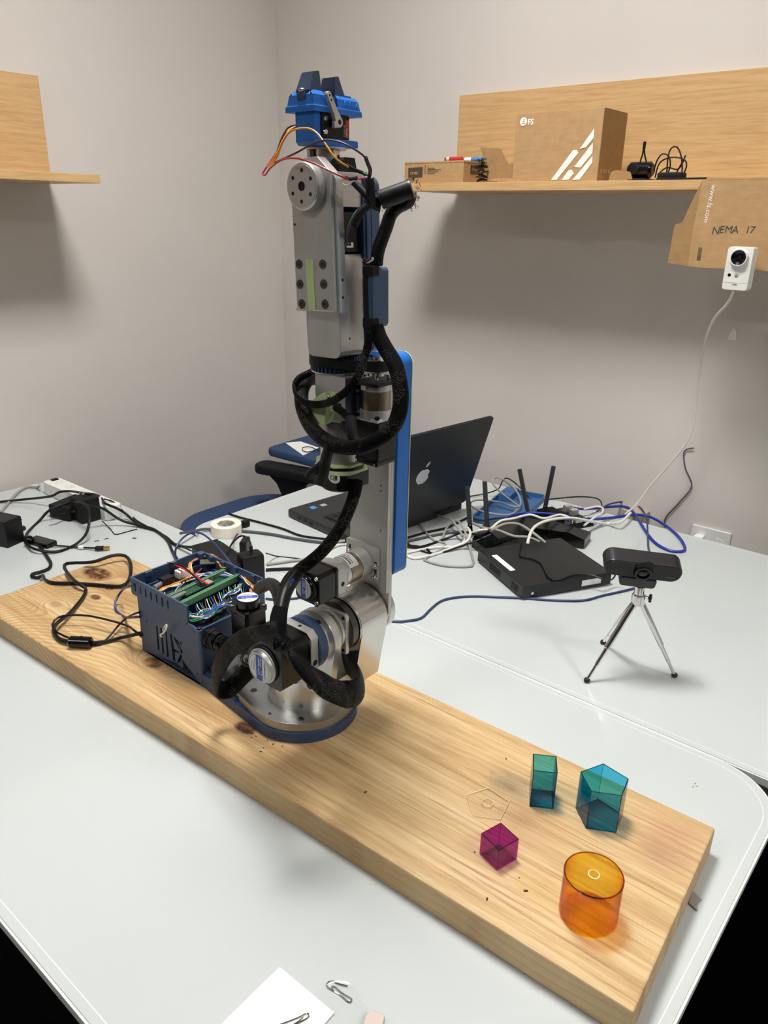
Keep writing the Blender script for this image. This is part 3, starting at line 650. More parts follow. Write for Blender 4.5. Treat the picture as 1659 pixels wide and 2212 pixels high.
link('screen', xf(box(.012, LW - .012, .018, .236, -.0006, .0002), lid_M), blkg, t)
link('hinge', xf(join(cyl((.05, .002, .004), (1, 0, 0), .006, 0, .05), cyl((LW - .1, .002, .004), (1, 0, 0), .006, 0, .05)), lid_M), blkm, t)
# pale fruit emblem: bitten body and leaf
ap = []
for k in range(60):
    a = 2 * PI * k / 60; r = 1.0 + .06 * math.cos(2 * a) - .10 * math.exp(-((a - PI / 2) / .28) ** 2) - .07 * math.exp(-((a - 3 * PI / 2) / .25) ** 2)
    x, y = r * math.cos(a) * .92, r * math.sin(a)
    if y < 0: x *= 1 - .18 * (-y) ** 1.5
    if (x - 1.18) ** 2 + (y - .12) ** 2 < .42 ** 2:
        d = math.hypot(x - 1.18, y - .12); x, y = 1.18 + (x - 1.18) * .42 / d, .12 + (y - .12) * .42 / d
    ap.append((x, y))
em_c = (LW * .38 + .024, .128); er = .0215
leaf = [(.05, 1.12), (.10, 1.42), (.30, 1.66), (.56, 1.76), (.52, 1.48), (.34, 1.24)]
# seen from behind, the lid's x runs right to left of the emblem, so mirror it
for nm, pts in (('emblem', ap), ('emblem_leaf', leaf)):
    link(nm, xf(prism([(em_c[0] + x * er, em_c[1] + y * er) for x, y in pts], 'z', .0075, .0079), lid_M), mat('pale_grey_sticker', (196, 202, 206), .4, var=.01), t, 0)
# ================================================================ THINGS ON THE TABLES
def obox(F, R, L, z0, z1, bev=.002):
    """upright block from three plan corners: F common corner, R and L its neighbours"""
    F, R, L = Vector(F[:2]), Vector(R[:2]), Vector(L[:2]); a = (R - F); n = Vector((-a.y, a.x)).normalized(); b = n * (L - F).dot(n)
    return prism([tuple(F), tuple(F + a), tuple(F + a + b), tuple(F + b)], 'z', z0, z1, bev=bev), F, a, b
def frame2(F, a, b, z): # local frame x along a, y along b
    A = a.normalized(); B = b.normalized()
    return Matrix(((A.x, B.x, 0, F.x), (A.y, B.y, 0, F.y), (0, 0, 1, z), (0, 0, 0, 1)))
# flat network box (mini server) --------------------------------------------------
zt = .030
bm, F, a, b = obox(onz(1130, 1268, zt), onz(1322, 1236, zt), onz(1052, 1184, zt), .004, zt, .0012)
t = empty('network_box', 'flat black metal network box with a white label strip and side vents', 'network box', tuple(F + a / 2 + b / 2) + (0,))
link('case', bm, mat('black_case', (21, 21, 23), .38, var=.08, bump=.1, bscale=900), t)
Mf = frame2(F, a, b, 0); la, lb = a.length, b.length
link('label_strip', xf(prism([(.012, lb * .38), (.024, lb * .38), (.024, lb * .80), (.012, lb * .80)], 'z', zt, zt + .0004), Mf), paper, t)
for k in range(11): link('vent_slot', xf(box(-.0004, .0006, lb * .47 + k * .0043, lb * .47 + k * .0043 + .0018, .009, .024), Mf), hole_m, t)
for k in range(5): link('vent_slot', xf(box(-.0004, .0006, lb * .10 + k * .0052, lb * .10 + k * .0052 + .0022, .009, .024), Mf), hole_m, t)
link('status_light', xf(cyl((-.0006, lb * .95, .025), (1, 0, 0), .002, 0, .001), Mf), mat('green_lens', (30, 110, 80), .3), t)
link('rating_label', xf(box(la * .66, la * .88, -.0005, .0002, .010, .022), Mf), paper, t)
link('screw', xf(cyl((.022, -.001, .013), (0, 1, 0), .0032, 0, .0015), Mf), chrome, t)
for x, y in ((.02, .02), (la - .02, .02), (.02, lb - .02), (la - .02, lb - .02)): link('rubber_foot', xf(cyl((x, y, 0), (0, 0, 1), .006, 0, .005), Mf), rubber, t)
# router --------------------------------------------------------------------------
rc = [onz(1020, 1172, 0.012), onz(1050, 1196, .012), onz(1150, 1160, .012), onz(1262, 1176, .012), onz(1276, 1158, .012), onz(1188, 1124, .02), onz(1128, 1112, .02), onz(1044, 1140, .012)]
t = empty('router', 'black angular wireless router with four upright antennas behind the network box', 'router', (rc[2][0], rc[2][1] + .05, 0))
cx = sum(p[0] for p in rc) / 8; cyy = sum(p[1] for p in rc) / 8
bm = bmesh.new(); lo = [bm.verts.new((p[0], p[1], .002)) for p in rc]; hi = [bm.verts.new((p[0], p[1], .022)) for p in rc]
ins = [bm.verts.new((cx + (p[0] - cx) * .72, cyy + (p[1] - cyy) * .72, .034)) for p in rc]; mid_ = bm.verts.new((cx, cyy, .028))
bm.faces.new(lo)
for i in range(8):
    j = (i + 1) % 8; bm.faces.new((lo[i], lo[j], hi[j], hi[i])); bm.faces.new((hi[i], hi[j], ins[j], ins[i])); bm.faces.new((ins[i], ins[j], mid_))
bmesh.ops.recalc_face_normals(bm, faces=bm.faces[:]); link('case', bm, blkg, t, 15)
for (px, py, tx, ty, n_) in ((1016, 1146, 1009, 1050, 0), (1053, 1150, 1047, 1040, 0), (1143, 1118, 1122, 1013, 0), (1176, 1104, 1196, 1007, 0)):
    p0 = Vector(onz(px, py, .018)); X_ = p0.x; q_ = Vector(onx(tx, ty, X_ + .0))
    d_ = (q_ - p0).normalized(); L_ = (q_ - p0).length
    A_ = d_.cross(Vector((1, 0, 0))).normalized(); B_ = d_.cross(A_)
    Ma = Matrix(((A_.x, B_.x, d_.x, p0.x), (A_.y, B_.y, d_.y, p0.y), (A_.z, B_.z, d_.z, p0.z), (0, 0, 0, 1)))
    an = link('antenna', xf(box(-.0048, .0048, -.003, .003, .012, L_, .001), Ma), mat('antenna_grey_black', (48, 48, 52), .35), t)
    link('antenna_hinge', xf(cyl((0, 0, -.002), (0, 0, 1), .0055, 0, .016), Ma), blkg, an)
# blue printed tray -----------------------------------------------------------------
zt = .012
q = [onz(1018, 1118, zt), onz(1092, 1056, zt), onz(1184, 1100, zt), onz(1110, 1140, zt)]
t = empty('printed_tray', 'shallow blue 3D-printed tray lying under cables behind the router', 'tray', tuple((Vector(q[0]) + Vector(q[2])) / 2)[:2] + (0,))
F, R, L = Vector(q[0][:2]), Vector(q[1][:2]), Vector(q[3][:2]); a = R - F; n = Vector((-a.y, a.x)).normalized(); b = n * (L - F).dot(n)
Mf = frame2(F, a, b, 0); la, lb = a.length, b.length
tray_m = mat('tray_blue', (52, 94, 142), .5, var=.05)
link('tray_floor', xf(prism(rrect(0, la, 0, lb, .012), 'z', .0005, .004), Mf), tray_m, t)
link('tray_rim', xf(prism(rrect(0, la, 0, lb, .012), 'z', .004, .016, [rrect(.003, la - .003, .003, lb - .003, .009)]), Mf), tray_m, t)
link('raised_step', xf(box(la * .7, la - .003, lb * .05, lb * .35, .004, .022, .002), Mf), tray_m, t)
# small development board -------------------------------------------------------------
F = onz(1200, 1142, .012); R = onz(1283, 1127, .012); L = onz(1192, 1100, .012)
bm, F, a, b = obox(F, R, L, .0008, .012, .001)
t = empty('single_board_computer', 'small black boxed circuit board with metal connectors beside the wall-side edge', 'circuit board', tuple(F + a / 2 + b / 2) + (0,))
link('case', bm, blkm, t); Mf = frame2(F, a, b, .012); la, lb = a.length, b.length
link('board', xf(box(.004, la - .004, .004, lb - .004, 0, .0016), Mf), blkg, t)
link('heat_sink', xf(join(box(.01, la * .5, lb * .35, lb * .9, .0016, .010, .001), *[box(.01, la * .5, lb * .35 + .005 * k, lb * .35 + .005 * k + .002, .010, .016) for k in range(int(lb * .55 / .005))]), Mf), blk, t)
for k, (x, y, h) in enumerate(((la * .82, lb * .5, .014), (la * .82, lb * .72, .016), (la * .62, lb * .1, .007))):
    link('port', xf(box(x - .008, x + .012, y - .007, y + .007, .0016, .0016 + h, .0008), Mf), alu, t)
for k in range(3): link('standoff', xf(cyl((la * .45 + k * .018, .006, .0016), (0, 0, 1), .0025, 0, .010, seg=6), Mf), chrome, t)
# tripod webcam ------------------------------------------------------------------------
ft = [Vector(onz(1268, 1469, .004)), Vector(onz(1457, 1458, .004)), Vector(onz(1303, 1387, .004))]
t = empty('tripod_webcam', 'black webcam on a small silver three-legged tripod on the back table', 'webcam', tuple((ft[0] + ft[1] + ft[2]) / 3)[:2] + (0,))
base_xy = (ft[0] + ft[1] + ft[2]) / 3
hb = Vector(onx(1384, 1290, 1.06)); ctr_x = 1.075
hub = Vector(onx(1378, 1300, ctr_x)); up_ = Vector((0, 0, 1))
link('hub', cyl((hub.x, hub.y, hub.z - .004), up_, .0105, 0, .018, .0015), chrome, t)
link('neck', cyl((hub.x, hub.y, hub.z + .012), up_, .0080, 0, .016, .001), chrome, t)
kb_ = link('knob', cyl((hub.x + .002, hub.y - .009, hub.z + .011), (0.1, -1, 0), .0022, 0, .006), chrome, t)
link('knob_grip', join(cyl((hub.x + .003, hub.y - .015, hub.z + .011), (0.1, -1, 0), .0045, 0, .004), box(hub.x + .001, hub.x + .005, hub.y - .019, hub.y - .015, hub.z + .004, hub.z + .018, .001)), blk, kb_)
for f in ft:
    s = hub + Vector((f.x - hub.x, f.y - hub.y, 0)).normalized() * .006 + Vector((0, 0, -.001)); d_ = f - s; L_ = d_.length
    lg = link('leg', cyl(s, d_, .0047, 0, L_ * .58, .0006, 20), chrome, t)
    link('leg_section', join(cyl(s, d_, .0033, L_ * .56, L_ * .80, .0004, 16), ring(s, d_, .003, .0045, L_ * .575, L_ * .585, 20)), chrome, lg)
    link('leg_section', join(cyl(s, d_, .0026, L_ * .78, L_ - .003, .0004, 16), ring(s, d_, .0022, .0036, L_ * .795, L_ * .80, 20)), chrome, lg)
    link('rubber_foot', ball((f.x, f.y, .0042), .0052, (1, 1, .8)), rubber, lg)
# camera body: bar facing the camera, slightly rolled
bc = Vector(onx(1388, 1227, 1.062)); yaw = math.radians(-42 + 90 + 180 - 6)
left = Vector(onz(1312, 1222, bc.z)); 
fw = Vector((-.80, -.50, -.34)).normalized()       # facing direction (towards the photographer, tipped down)
rt = Vector((0.50, -0.84, -.08)).normalized(); rt = (rt - fw * rt.dot(fw)).normalized(); upv = rt.cross(fw) * 1.0
if upv.z < 0: upv = -upv
Mw = Matrix(((rt.x, upv.x, fw.x, bc.x), (rt.y, upv.y, fw.y, bc.y), (rt.z, upv.z, fw.z, bc.z), (0, 0, 0, 1)))
wb = link('camera_body', xf(prism(rrect(-.058, .058, -.0155, .0155, .015, 8), 'z', -.024, .006, bev=.003), Mw), mat('webcam_black', (27, 27, 29), .4, var=.05), t)
link('face_plate', xf(prism(rrect(-.056, .056, -.0145, .0145, .014, 8), 'z', .006, .0075), Mw), blk, wb)
link('lens_barrel', xf(lathe([(0, .0075), (.0135, .0075), (.014, .009), (.0125, .0125), (.010, .0125), (.009, .0095), (0, .0095)], (0, -.001, 0)), Mw), blkg, wb)
link('lens', xf(ball((0, -.001, .0098), .0075, (1, 1, .4)), Mw), blkg, wb)
link('lens_cover', xf(prism(circ(0, .012, .0125, 28, .011), 'z', .0078, .0108, bev=.0008), Mw), blkm, wb)
for x in (-.021, .020): link('microphone_hole', xf(cyl((x, -.003, .0074), (0, 0, 1), .0011, 0, .0003), Mw), hole_m, wb)
for x in (-.040, .042): link('accent_line', xf(box(x - .006, x + .006, -.0065, -.006, .0074, .0078), Mw), grey_p, wb)
link('clip', xf(prism(rrect(-.028, .026, -.035, -.0165, .005, 5), 'z', -.020, .008, bev=.002), Mw), mat('webcam_black', (27, 27, 29)), t)
link('clip_hinge', xf(box(-.012, .012, -.022, -.012, -.010, .002, .002), Mw), blkm, t)
# ---------------------------------------------------------------- transparent blocks on the board
def rgbdens(s): # absorption per metre -> (colour, density)
    D = max(s); return tuple(1 - v / D for v in s) + (1,), D
def shell(outer, z0, z1, wt, m, name, label, cat='block', open_top=True):
    cxx = sum(p[0] for p in outer) / len(outer); cyy_ = sum(p[1] for p in outer) / len(outer)
    n = len(outer); inner = []
    for i in range(n):      # offset each edge inwards by wt
        p0, p1, p2 = [Vector(outer[k % n]) for k in (i - 1, i, i + 1)]
        e1 = (p1 - p0).normalized(); e2 = (p2 - p1).normalized(); n1 = Vector((-e1.y, e1.x)); n2 = Vector((-e2.y, e2.x))
        if n1.dot(Vector((cxx, cyy_)) - p1) < 0: n1 = -n1; n2 = -n2
        bi = (n1 + n2).normalized(); inner.append(tuple(p1 + bi * wt / max(.3, bi.dot(n1))))
    bm = bmesh.new(); V = lambda pts, z: [bm.verts.new((p[0], p[1], z)) for p in pts]
    ob = V(outer, z0); ot = V(outer, z1); it = V(inner, z1); ib = V(inner, z0 + wt)
    bm.faces.new(ob); bm.faces.new(ib)
    for i in range(n):
        j = (i + 1) % n
        bm.faces.new((ob[i], ob[j], ot[j], ot[i])); bm.faces.new((ot[i], ot[j], it[j], it[i])); bm.faces.new((it[i], it[j], ib[j], ib[i]))
    bmesh.ops.recalc_face_normals(bm, faces=bm.faces[:])
    t = empty(name, label, cat, (cxx, cyy_, z0)); link('walls', bm, m, t, 30)
    return t, inner
B0 = TH + .0002
c_, d_ = rgbdens((1200, 300, 140)); teal = tinted('teal_clear_plastic', c_, d_, .03)
c_, d_ = rgbdens((240, 1700, 260)); purp = tinted('purple_clear_plastic', c_, d_, .03)
c_, d_ = rgbdens((40, 200, 1700)); oran = tinted('orange_clear_plastic', c_, d_, .03)
clear = tinted('clear_lid_plastic', (.86, .86, .80, 1), 60, .03)
teal_e = tinted('teal_refraction', (0.05, .45, .5, 1), 2600, .05); purp_e = tinted('purple_refraction', (.5, 0, .35, 1), 2600, .05); oran_e = tinted('orange_refraction', (.7, .2, 0, 1), 1900, .05); clear_e = mat('clear_outline', (226, 190, 150), .25, var=.01)  # dense tints paint dark refraction into the edges, the last a pale outline
def edges(t, outer, z0, z1, m, r=.0006, bottom=True):  # added dark bars paint the refraction along the edges of the clear blocks
    n = len(outer)
    for z in ((z0 + r, z1 - r * .3) if bottom else (z1 - r * .3,)):
        link('edge_refraction', join(*[tube([tuple(outer[i]) + (z,), tuple(outer[(i + 1) % n]) + (z,)], r, 6, raw=True) for i in range(n)]), m, t)
    for p in outer: link('edge_refraction', tube([tuple(p) + (z0,), tuple(p) + (z1,)], r * .5, 6, raw=True), m, t)
def inset(pl_, d):
    c = Vector((sum(p[0] for p in pl_) / len(pl_), sum(p[1] for p in pl_) / len(pl_))); return [tuple(Vector(p) + (c - Vector(p)).normalized() * d) for p in pl_]
t, inn = shell([(.6666, .3188), (.6815, .2952), (.7078, .3110), (.6929, .3346)], B0, .0905, .0014, teal, 'transparent_prism', 'teal transparent rectangular prism, open on top, on the board end')
link('moulding_dot', ball((.687, .315, B0 + .0018), .0016, (1, 1, .5)), teal, t); edges(t, inset([(.6666, .3188), (.6815, .2952), (.7078, .3110), (.6929, .3346)], .0008), B0, .0905, teal_e)
t, inn = shell([(.6783, .2525), (.6948, .2232), (.7265, .2290), (.7320, .2628), (.7005, .2768)], B0, .091, .0014, teal, 'transparent_prism', 'teal transparent five-sided prism, open on top, near the board edge')
link('moulding_ring', ring((.706, .25, B0 + .0014), (0, 0, 1), .0015, .0022, 0, .0006, 16), teal, t); edges(t, inset([(.6783, .2525), (.6948, .2232), (.7265, .2290), (.7320, .2628), (.7005, .2768)], .0008), B0, .091, teal_e)
t, inn = shell([(.5598, .2965), (.5877, .2886), (.5956, .3163), (.5677, .3242)], B0, .0665, .0012, purp, 'transparent_cube', 'small purple transparent cube on the pine board')
cc = (.5777, .3064)
link('top_cap', prism([(cc[0] + (x - cc[0]) * .93, cc[1] + (y - cc[1]) * .93) for x, y in ((.5598, .2965), (.5877, .2886), (.5956, .3163), (.5677, .3242))], 'z', .0650, .0664), purp, t); edges(t, inset([(.5598, .2965), (.5877, .2886), (.5956, .3163), (.5677, .3242)], .0008), B0, .0665, purp_e, bottom=False)
cy0 = (.574, .199)
t = empty('transparent_cylinder', 'orange transparent cylinder with a clear ringed lid on the board end', 'block', cy0 + (TH,))
link('walls', lathe([(0, 0), (.0285, 0), (.0288, .0006), (.0288, .052), (.0274, .052), (.0274, .0016), (0, .0016)], cy0 + (B0,), seg=72), oran, t)
link('edge_refraction', ring(cy0 + (B0,), (0, 0, 1), .0276, .0290, .0508, .0522, 72), oran_e, t)  # added ring paints the dark refraction at the rim
ld = link('lid', lathe([(0, .0495), (.0268, .0495), (.0272, .0500), (.0272, .0508), (.0268, .0512), (0, .0512)], cy0 + (B0,), seg=72), tinted('lid_amber', (.9, .8, .6, 1), 40, .03), t)
link('lid_ring', ring(cy0 + (B0 + .0512,), (0, 0, 1), .0047, .0058, 0, .0010, 32), mat('lid_ring_pale', (236, 206, 160), .2), ld)
pl = [onz(x, y, TH + .002) for x, y in ((1007, 1716), (1055, 1701), (1100, 1731), (1081, 1769), (1022, 1761))]
t = empty('flat_pentagon', 'clear five-sided plastic lid with a small ring lying flat on the board', 'lid', tuple(sum((Vector(p) for p in pl), Vector()) / 5)[:2] + (TH,))
link('plate', prism([p[:2] for p in pl], 'z', B0, B0 + .0016, bev=.0003), clear, t)
link('lip', join(*[tube([(pl[i][0], pl[i][1], B0 + .0014), (pl[(i + 1) % 5][0], pl[(i + 1) % 5][1], B0 + .0014)], .00035, 6, raw=True) for i in range(5)]), clear_e, t)  # opaque pale tubes paint the light caught along the clear lid's outline
link('centre_ring', ring(t.location[:2] and (t.location.x, t.location.y, B0 + .0016), (0, 0, 1), .0060, .0067, 0, .0012, 32), clear_e, t)
# grey clip under the board end
pc = [onz(x, y, .002) for x, y in ((1497, 1925), (1514, 1941), (1517, 1944), (1511, 1946), (1505, 1957), (1508, 1963), (1506, 1967), (1488, 1950))]
thing('plastic_clip', prism([p[:2] for p in pc], 'z', .0004, .0024, bev=.0003), grey_c, 'small grey plastic clip sticking out from under the board end', 'clip')
# ---------------------------------------------------------------- front: paper, paperclips, cup lid, eraser
pa = [onz(x, y, .0008) for x, y in ((604, 2090), (676, 2148), (750, 2212), (700, 2260), (478, 2212))]
F = Vector(onz(604, 2090, .001)[:2]); A_ = (Vector(onz(676, 2150, .001)[:2]) - F).normalized(); Bv = Vector((A_.y, -A_.x)); 
if (Vector(onz(478, 2212, .001)[:2]) - F).dot(Bv) < 0: Bv = -Bv
thing('white_card', prism([tuple(F), tuple(F + A_ * .072), tuple(F + A_ * .072 + Bv * .11), tuple(F + Bv * .11)], 'z', .0002, .0022, bev=.0004), paper, 'thick white card lying on the front table edge', 'card')
def clip(c, ang, s, label):
    pts = [(-.5, .16), (.28, .16), (.42, .08), (.42, -.08), (.28, -.16), (-.42, -.16), (-.5, -.08), (-.5, .0), (-.42, .09), (.2, .09), (.28, 0), (.2, -.09), (-.3, -.09)]
    ca, sa = math.cos(ang), math.sin(ang)
    thing('paperclip', tube([(c[0] + s * (x * ca - y * sa), c[1] + s * (x * sa + y * ca), c[2] + .0004 * i / 3) for i, (x, y) in enumerate(pts)], .0006, 6, .002), chrome, label, 'paperclip')
e0 = Vector(onz(706, 2125, .001)); e1 = Vector(onz(757, 2160, .001)); dv = e1 - e0
thing('paperclip', tube([onz(x, y, .0012) for x, y in ((751, 2130), (735, 2126), (716, 2119), (707, 2124), (707, 2131), (718, 2139), (735, 2149), (752, 2164), (758, 2164), (760, 2158), (752, 2153), (736, 2143), (722, 2131), (717, 2132), (720, 2140), (738, 2150))], .0006, 6, .002), chrome, 'bent silver paperclip lying beside the clear disc', 'paperclip')
thing('paperclip', tube([onz(x, y, .0032) for x, y in ((600, 2215), (640, 2200), (662, 2189), (667, 2192), (664, 2199), (640, 2212), (620, 2222), (645, 2206), (655, 2196))], .0006, 6, .002), chrome, 'silver paperclip lying on the white card', 'paperclip')
dc = onz(730, 2185, .001)
t = empty('clear_disc', 'thin clear plastic cup lid lying between card and eraser', 'lid', (dc[0], dc[1], 0))
link('dish', lathe([(0, .0012), (.024, .0012), (.0262, .0045), (.0275, .0047), (.0275, .0038), (.0268, .0036), (.0246, .0004), (0, .0004)], (dc[0], dc[1], 0), seg=48), clearp, t)
ec = [onz(x, y, .008) for x, y in ((806, 2178), (833, 2192), (826, 2216), (783, 2214), (790, 2190))]
thing('eraser', prism([p[:2] for p in ec], 'z', .0003, .008, bev=.002), mat('pinkish_eraser', (196, 178, 168), .6), 'worn pinkish eraser at the front table edge', 'eraser')
for k, (x, y) in enumerate(((104, 1892), (184, 1929), (170, 1983), (1502, 1693), (1506, 1698), (1640, 1828), (600, 2053))):
    pass
# ---------------------------------------------------------------- left side: adapters and power strip
bp_ = .0
F = onz(46, 1184, 0); 
def block(name, label, cat, F, R, L, h, m, bev=.003):
    bm, F, a, b = obox(F, R, L, .0006, h, bev)
    t = empty(name, label, cat, tuple(F + a / 2 + b / 2) + (0,)); link('housing', bm, m, t)
    return t, frame2(F, a, b, 0), a.length, b.length
F = Vector(onz(14, 1184, 0)[:2]); R = Vector(onz(54, 1166, 0)[:2]); ax_ = (R - F).normalized()
per = Vector((-ax_.y, ax_.x))
hh = onx(46, 1102, R.x)[2]
t, Mf, la, lb = block('power_brick', 'large black power brick at the left photo edge', 'power adapter', tuple(R), tuple(R - ax_ * .05), tuple(R - ax_ * .05 + per * .0), .062, blk) if False else (None,) * 4
Lp = Vector(onz(-70, 1140, 0)[:2])
F0 = Vector(onz(18, 1185, 0)[:2]); R0 = Vector(onz(55, 1168, 0)[:2]); n_ = (R0 - F0).normalized(); p_ = Vector((-n_.y, n_.x))
bm = prism([tuple(F0), tuple(R0), tuple(R0 + p_ * .10), tuple(F0 + p_ * .10)], 'z', .0006, .060, bev=.003)
t = empty('power_brick', 'large black power brick cut by the left photo edge', 'power adapter', tuple(F0 + p_ * .05)[:2] + (0,))
link('housing', bm, blk, t); Mf = frame2(F0, R0 - F0, p_, 0)
link('seam', xf(box(-.0004, (R0 - F0).length + .0004, -.0004, .1, .050, .0506), Mf), hole_m, t)
link('strain_relief', cyl(tuple(R0 + p_ * .012) + (.024,), tuple(n_) + (0,), .006, -.002, .014, .002), rubber, t)
ps0 = Vector(onz(96, 1066, 0)[:2]); ps1 = Vector(onz(232, 1127, 0)[:2]); dd = (ps1 - ps0).normalized(); nn_ = Vector((-dd.y, dd.x))
t = empty('power_strip', 'white power strip lying along the far end of the front table', 'power strip', tuple((ps0 + ps1) / 2) + (0,))
Mp = Matrix(((dd.x, nn_.x, 0, ps0.x), (dd.y, nn_.y, 0, ps0.y), (0, 0, 1, 0), (0, 0, 0, 1))); PL = (ps1 - ps0).length
link('housing', xf(prism(rrect(0, PL, -.002, .044, .010, 5), 'z', .0006, .034, bev=.003), Mp), white_p, t)
for k in range(5): link('socket', xf(box(.03 + k * PL / 5.4, .05 + k * PL / 5.4, .012, .032, .0338, .0342, .001), Mp), steel_w, t)
link('power_switch', xf(box(.008, .020, .016, .034, .033, .037, .001), Mp), blkm, t)
sc = [(ps0.x, ps0.y + .02, .018)] + [onz(x, y, .004) for x, y in ((80, 1053), (60, 1052), (40, 1062), (15, 1090), (-10, 1120))]
thing('strip_cable', tube(sc, .0035), grey_c, 'grey cord leaving the far end of the white power strip', 'cable')
ad = blk
def adapter(name, label, F, R, L, z0, h):
    bm, F, a, b = obox(F, R, L, z0, h, .003); t = empty(name, label, 'power adapter', tuple(F + a / 2 + b / 2) + (z0,))
    link('housing', bm, blkm, t); return t
a1_ = Vector(onz(178, 1134, 0)[:2]); a2_ = Vector(onz(221, 1122, 0)[:2]); e_ = (a2_ - a1_); p_ = Vector((-e_.y, e_.x)).normalized()
t = empty('power_adapter', 'upright black wall-plug adapter standing beside the white power strip', 'power adapter', tuple(a1_ + e_ / 2) + (0,))
link('housing', prism([tuple(a1_), tuple(a2_), tuple(a2_ + p_ * .05), tuple(a1_ + p_ * .05)], 'z', .0006, .058, bev=.004), blkm, t)
link('prong', join(box(a1_.x + .02, a1_.x + .026, a1_.y + .02, a1_.y + .0215, .058, .068), box(a1_.x + .02, a1_.x + .026, a1_.y + .032, a1_.y + .0335, .058, .068)), chrome, t)
b1_ = Vector(onz(106, 1108, .012)[:2]); b2_ = Vector(onz(150, 1118, .012)[:2]); e_ = (b2_ - b1_); p_ = Vector((-e_.y, e_.x)).normalized()
t = empty('power_adapter', 'black adapter block lying plugged in front of the white power strip', 'power adapter', tuple(b1_ + e_ / 2) + (.0,))
link('housing', prism([tuple(b1_), tuple(b2_), tuple(b2_ + p_ * .085), tuple(b1_ + p_ * .085)], 'z', .0006, .034, bev=.003), blkm, t)
# inline hdmi box with usb tail
i0 = Vector(onz(58, 1175, 0)[:2]); i1 = Vector(onz(102, 1187, 0)[:2]); e_ = i1 - i0; p_ = Vector((-e_.y, e_.x)).normalized()
t = empty('cable_adapter', 'flat black inline adapter box with a gold USB plug on its tail', 'adapter', tuple((i0 + i1) / 2) + (0,))
link('housing', prism([tuple(i0), tuple(i1), tuple(i1 + p_ * .028), tuple(i0 + p_ * .028)], 'z', .0006, .011, bev=.0015), blkg, t)
u0 = onz(206, 1184, .006); u1 = onz(224, 1184, .006); u2 = onz(237, 1183, .006)
link('tail_cord', tube([tuple(i1 + p_ * .012) + (.006,), onz(140, 1180, .004), onz(180, 1183, .004), u0], .0019), blk, t)
def stick(p, q, w_, h_, m, par, nm):
    p, q = Vector(p), Vector(q); d = (q - p).normalized(); n = Vector((-d.y, d.x, 0)).normalized(); M = Matrix(((d.x, n.x, 0, p.x), (d.y, n.y, 0, p.y), (d.z, n.z, 1, p.z), (0, 0, 0, 1)))
    return link(nm, xf(box(0, (q - p).length, -w_ / 2, w_ / 2, -h_ / 2, h_ / 2, min(w_, h_) * .15), M), m, par)
stick(u0, u1, .011, .007, blk, t, 'plug_body'); stick(u1, u2, .0095, .005, gold, t, 'usb_contact'); stick(onz(170, 1182, .005), onz(180, 1183, .005), .008, .006, paper, t, 'paper_tag')
for x, y, x2, y2 in ((204, 1170, 214, 1168), (226, 1165, 234, 1163), (286, 1163, 294, 1163)):
    thing('zip_tie_offcut', tube([onz(x, y, .0012), onz((x + x2) / 2, (y + y2) / 2 - 1, .002), onz(x2, y2, .0012)], .001, 6, .002), blk, 'tiny black offcuts scattered on the white table behind the board', 'offcut', 'black offcuts behind the board')
# ---------------------------------------------------------------- tape roll
tc_ = Vector(onz(490, 1150, 0)); tc_ = Vector((tc_.x + .012, tc_.y + .006, 0))
t = empty('tape_roll', 'roll of cream masking tape at the corner of the back table', 'tape', tuple(tc_))
tr = (Vector(onz(455, 1140, .024)[:2]) - Vector(onz(522, 1140, .024)[:2])).length / 2
tcc = (Vector(onz(455, 1131, .024)[:2]) + Vector(onz(521, 1131, .024)[:2])) / 2
link('roll', ring((tcc.x, tcc.y, .0006), (0, 0, 1), tr * .60, tr, 0, .024, 48), tape_m, t)
link('core', ring((tcc.x, tcc.y, .0008), (0, 0, 1), tr * .52, tr * .60, 0, .0236, 48), mat('printed_core', (190, 186, 178), .6, var=.5, vscale=90), t)
# ---------------------------------------------------------------- black recorder unit + adapters behind the control box
zt = .048
F = onz(545, 1222, zt); L = onz(470, 1161, zt); R = onz(413, 1176, zt)
Lc = Vector(onz(470, 1162, zt)[:2]); Rc = Vector(onz(412, 1177, zt)[:2]); e_ = (Rc - Lc); p_ = Vector((-e_.y, e_.x)).normalized()
if (Vector(onz(545, 1222, zt)[:2]) - Lc).dot(p_) < 0: p_ = -p_
ln = (Vector(onz(535, 1216, zt)[:2]) - Lc).dot(p_)
t = empty('black_power_supply', 'black slanted-top power unit with two green lights behind the control box', 'power supply', tuple(Lc + e_ / 2 + p_ * ln / 2) + (0,))
link('housing', prism([tuple(Lc), tuple(Rc), tuple(Rc + p_ * ln), tuple(Lc + p_ * ln)], 'z', .0006, zt, bev=.004), blk, t)
green = bpy.data.materials.new('green_led'); green.use_nodes = True; green.node_tree.nodes['Principled BSDF'].inputs['Base Color'].default_value = lin((20, 160, 70)); green.node_tree.nodes['Principled BSDF'].inputs['Emission Color'].default_value = (.05, 1, .3, 1); green.node_tree.nodes['Principled BSDF'].inputs['Emission Strength'].default_value = 1.2
for x, y in ((474, 1167), (480, 1170)): p = onz(x, y, zt); link('indicator_light', box(p[0] - .002, p[0] + .002, p[1] - .0015, p[1] + .0015, zt - .0002, zt + .0004), green, t)
for k in range(4):
    p = onz(500 + 3 * k, 1183 + 4 * k, zt); q_ = onz(508 + 3 * k, 1181 + 4 * k, zt); link('printed_line', tube([(p[0], p[1], zt), (q_[0], q_[1], zt)], .0004, 4), grey_p, t)
g0 = Vector(onz(516, 1256, 0)[:2]); g1 = Vector(onz(575, 1250, 0)[:2])
zt = .066
fa = Vector(onz(540, 1203, zt)[:2]); fb = Vector(onz(573, 1196, zt)[:2]); e_ = (fb - fa); p_ = Vector((-e_.y, e_.x)).normalized()
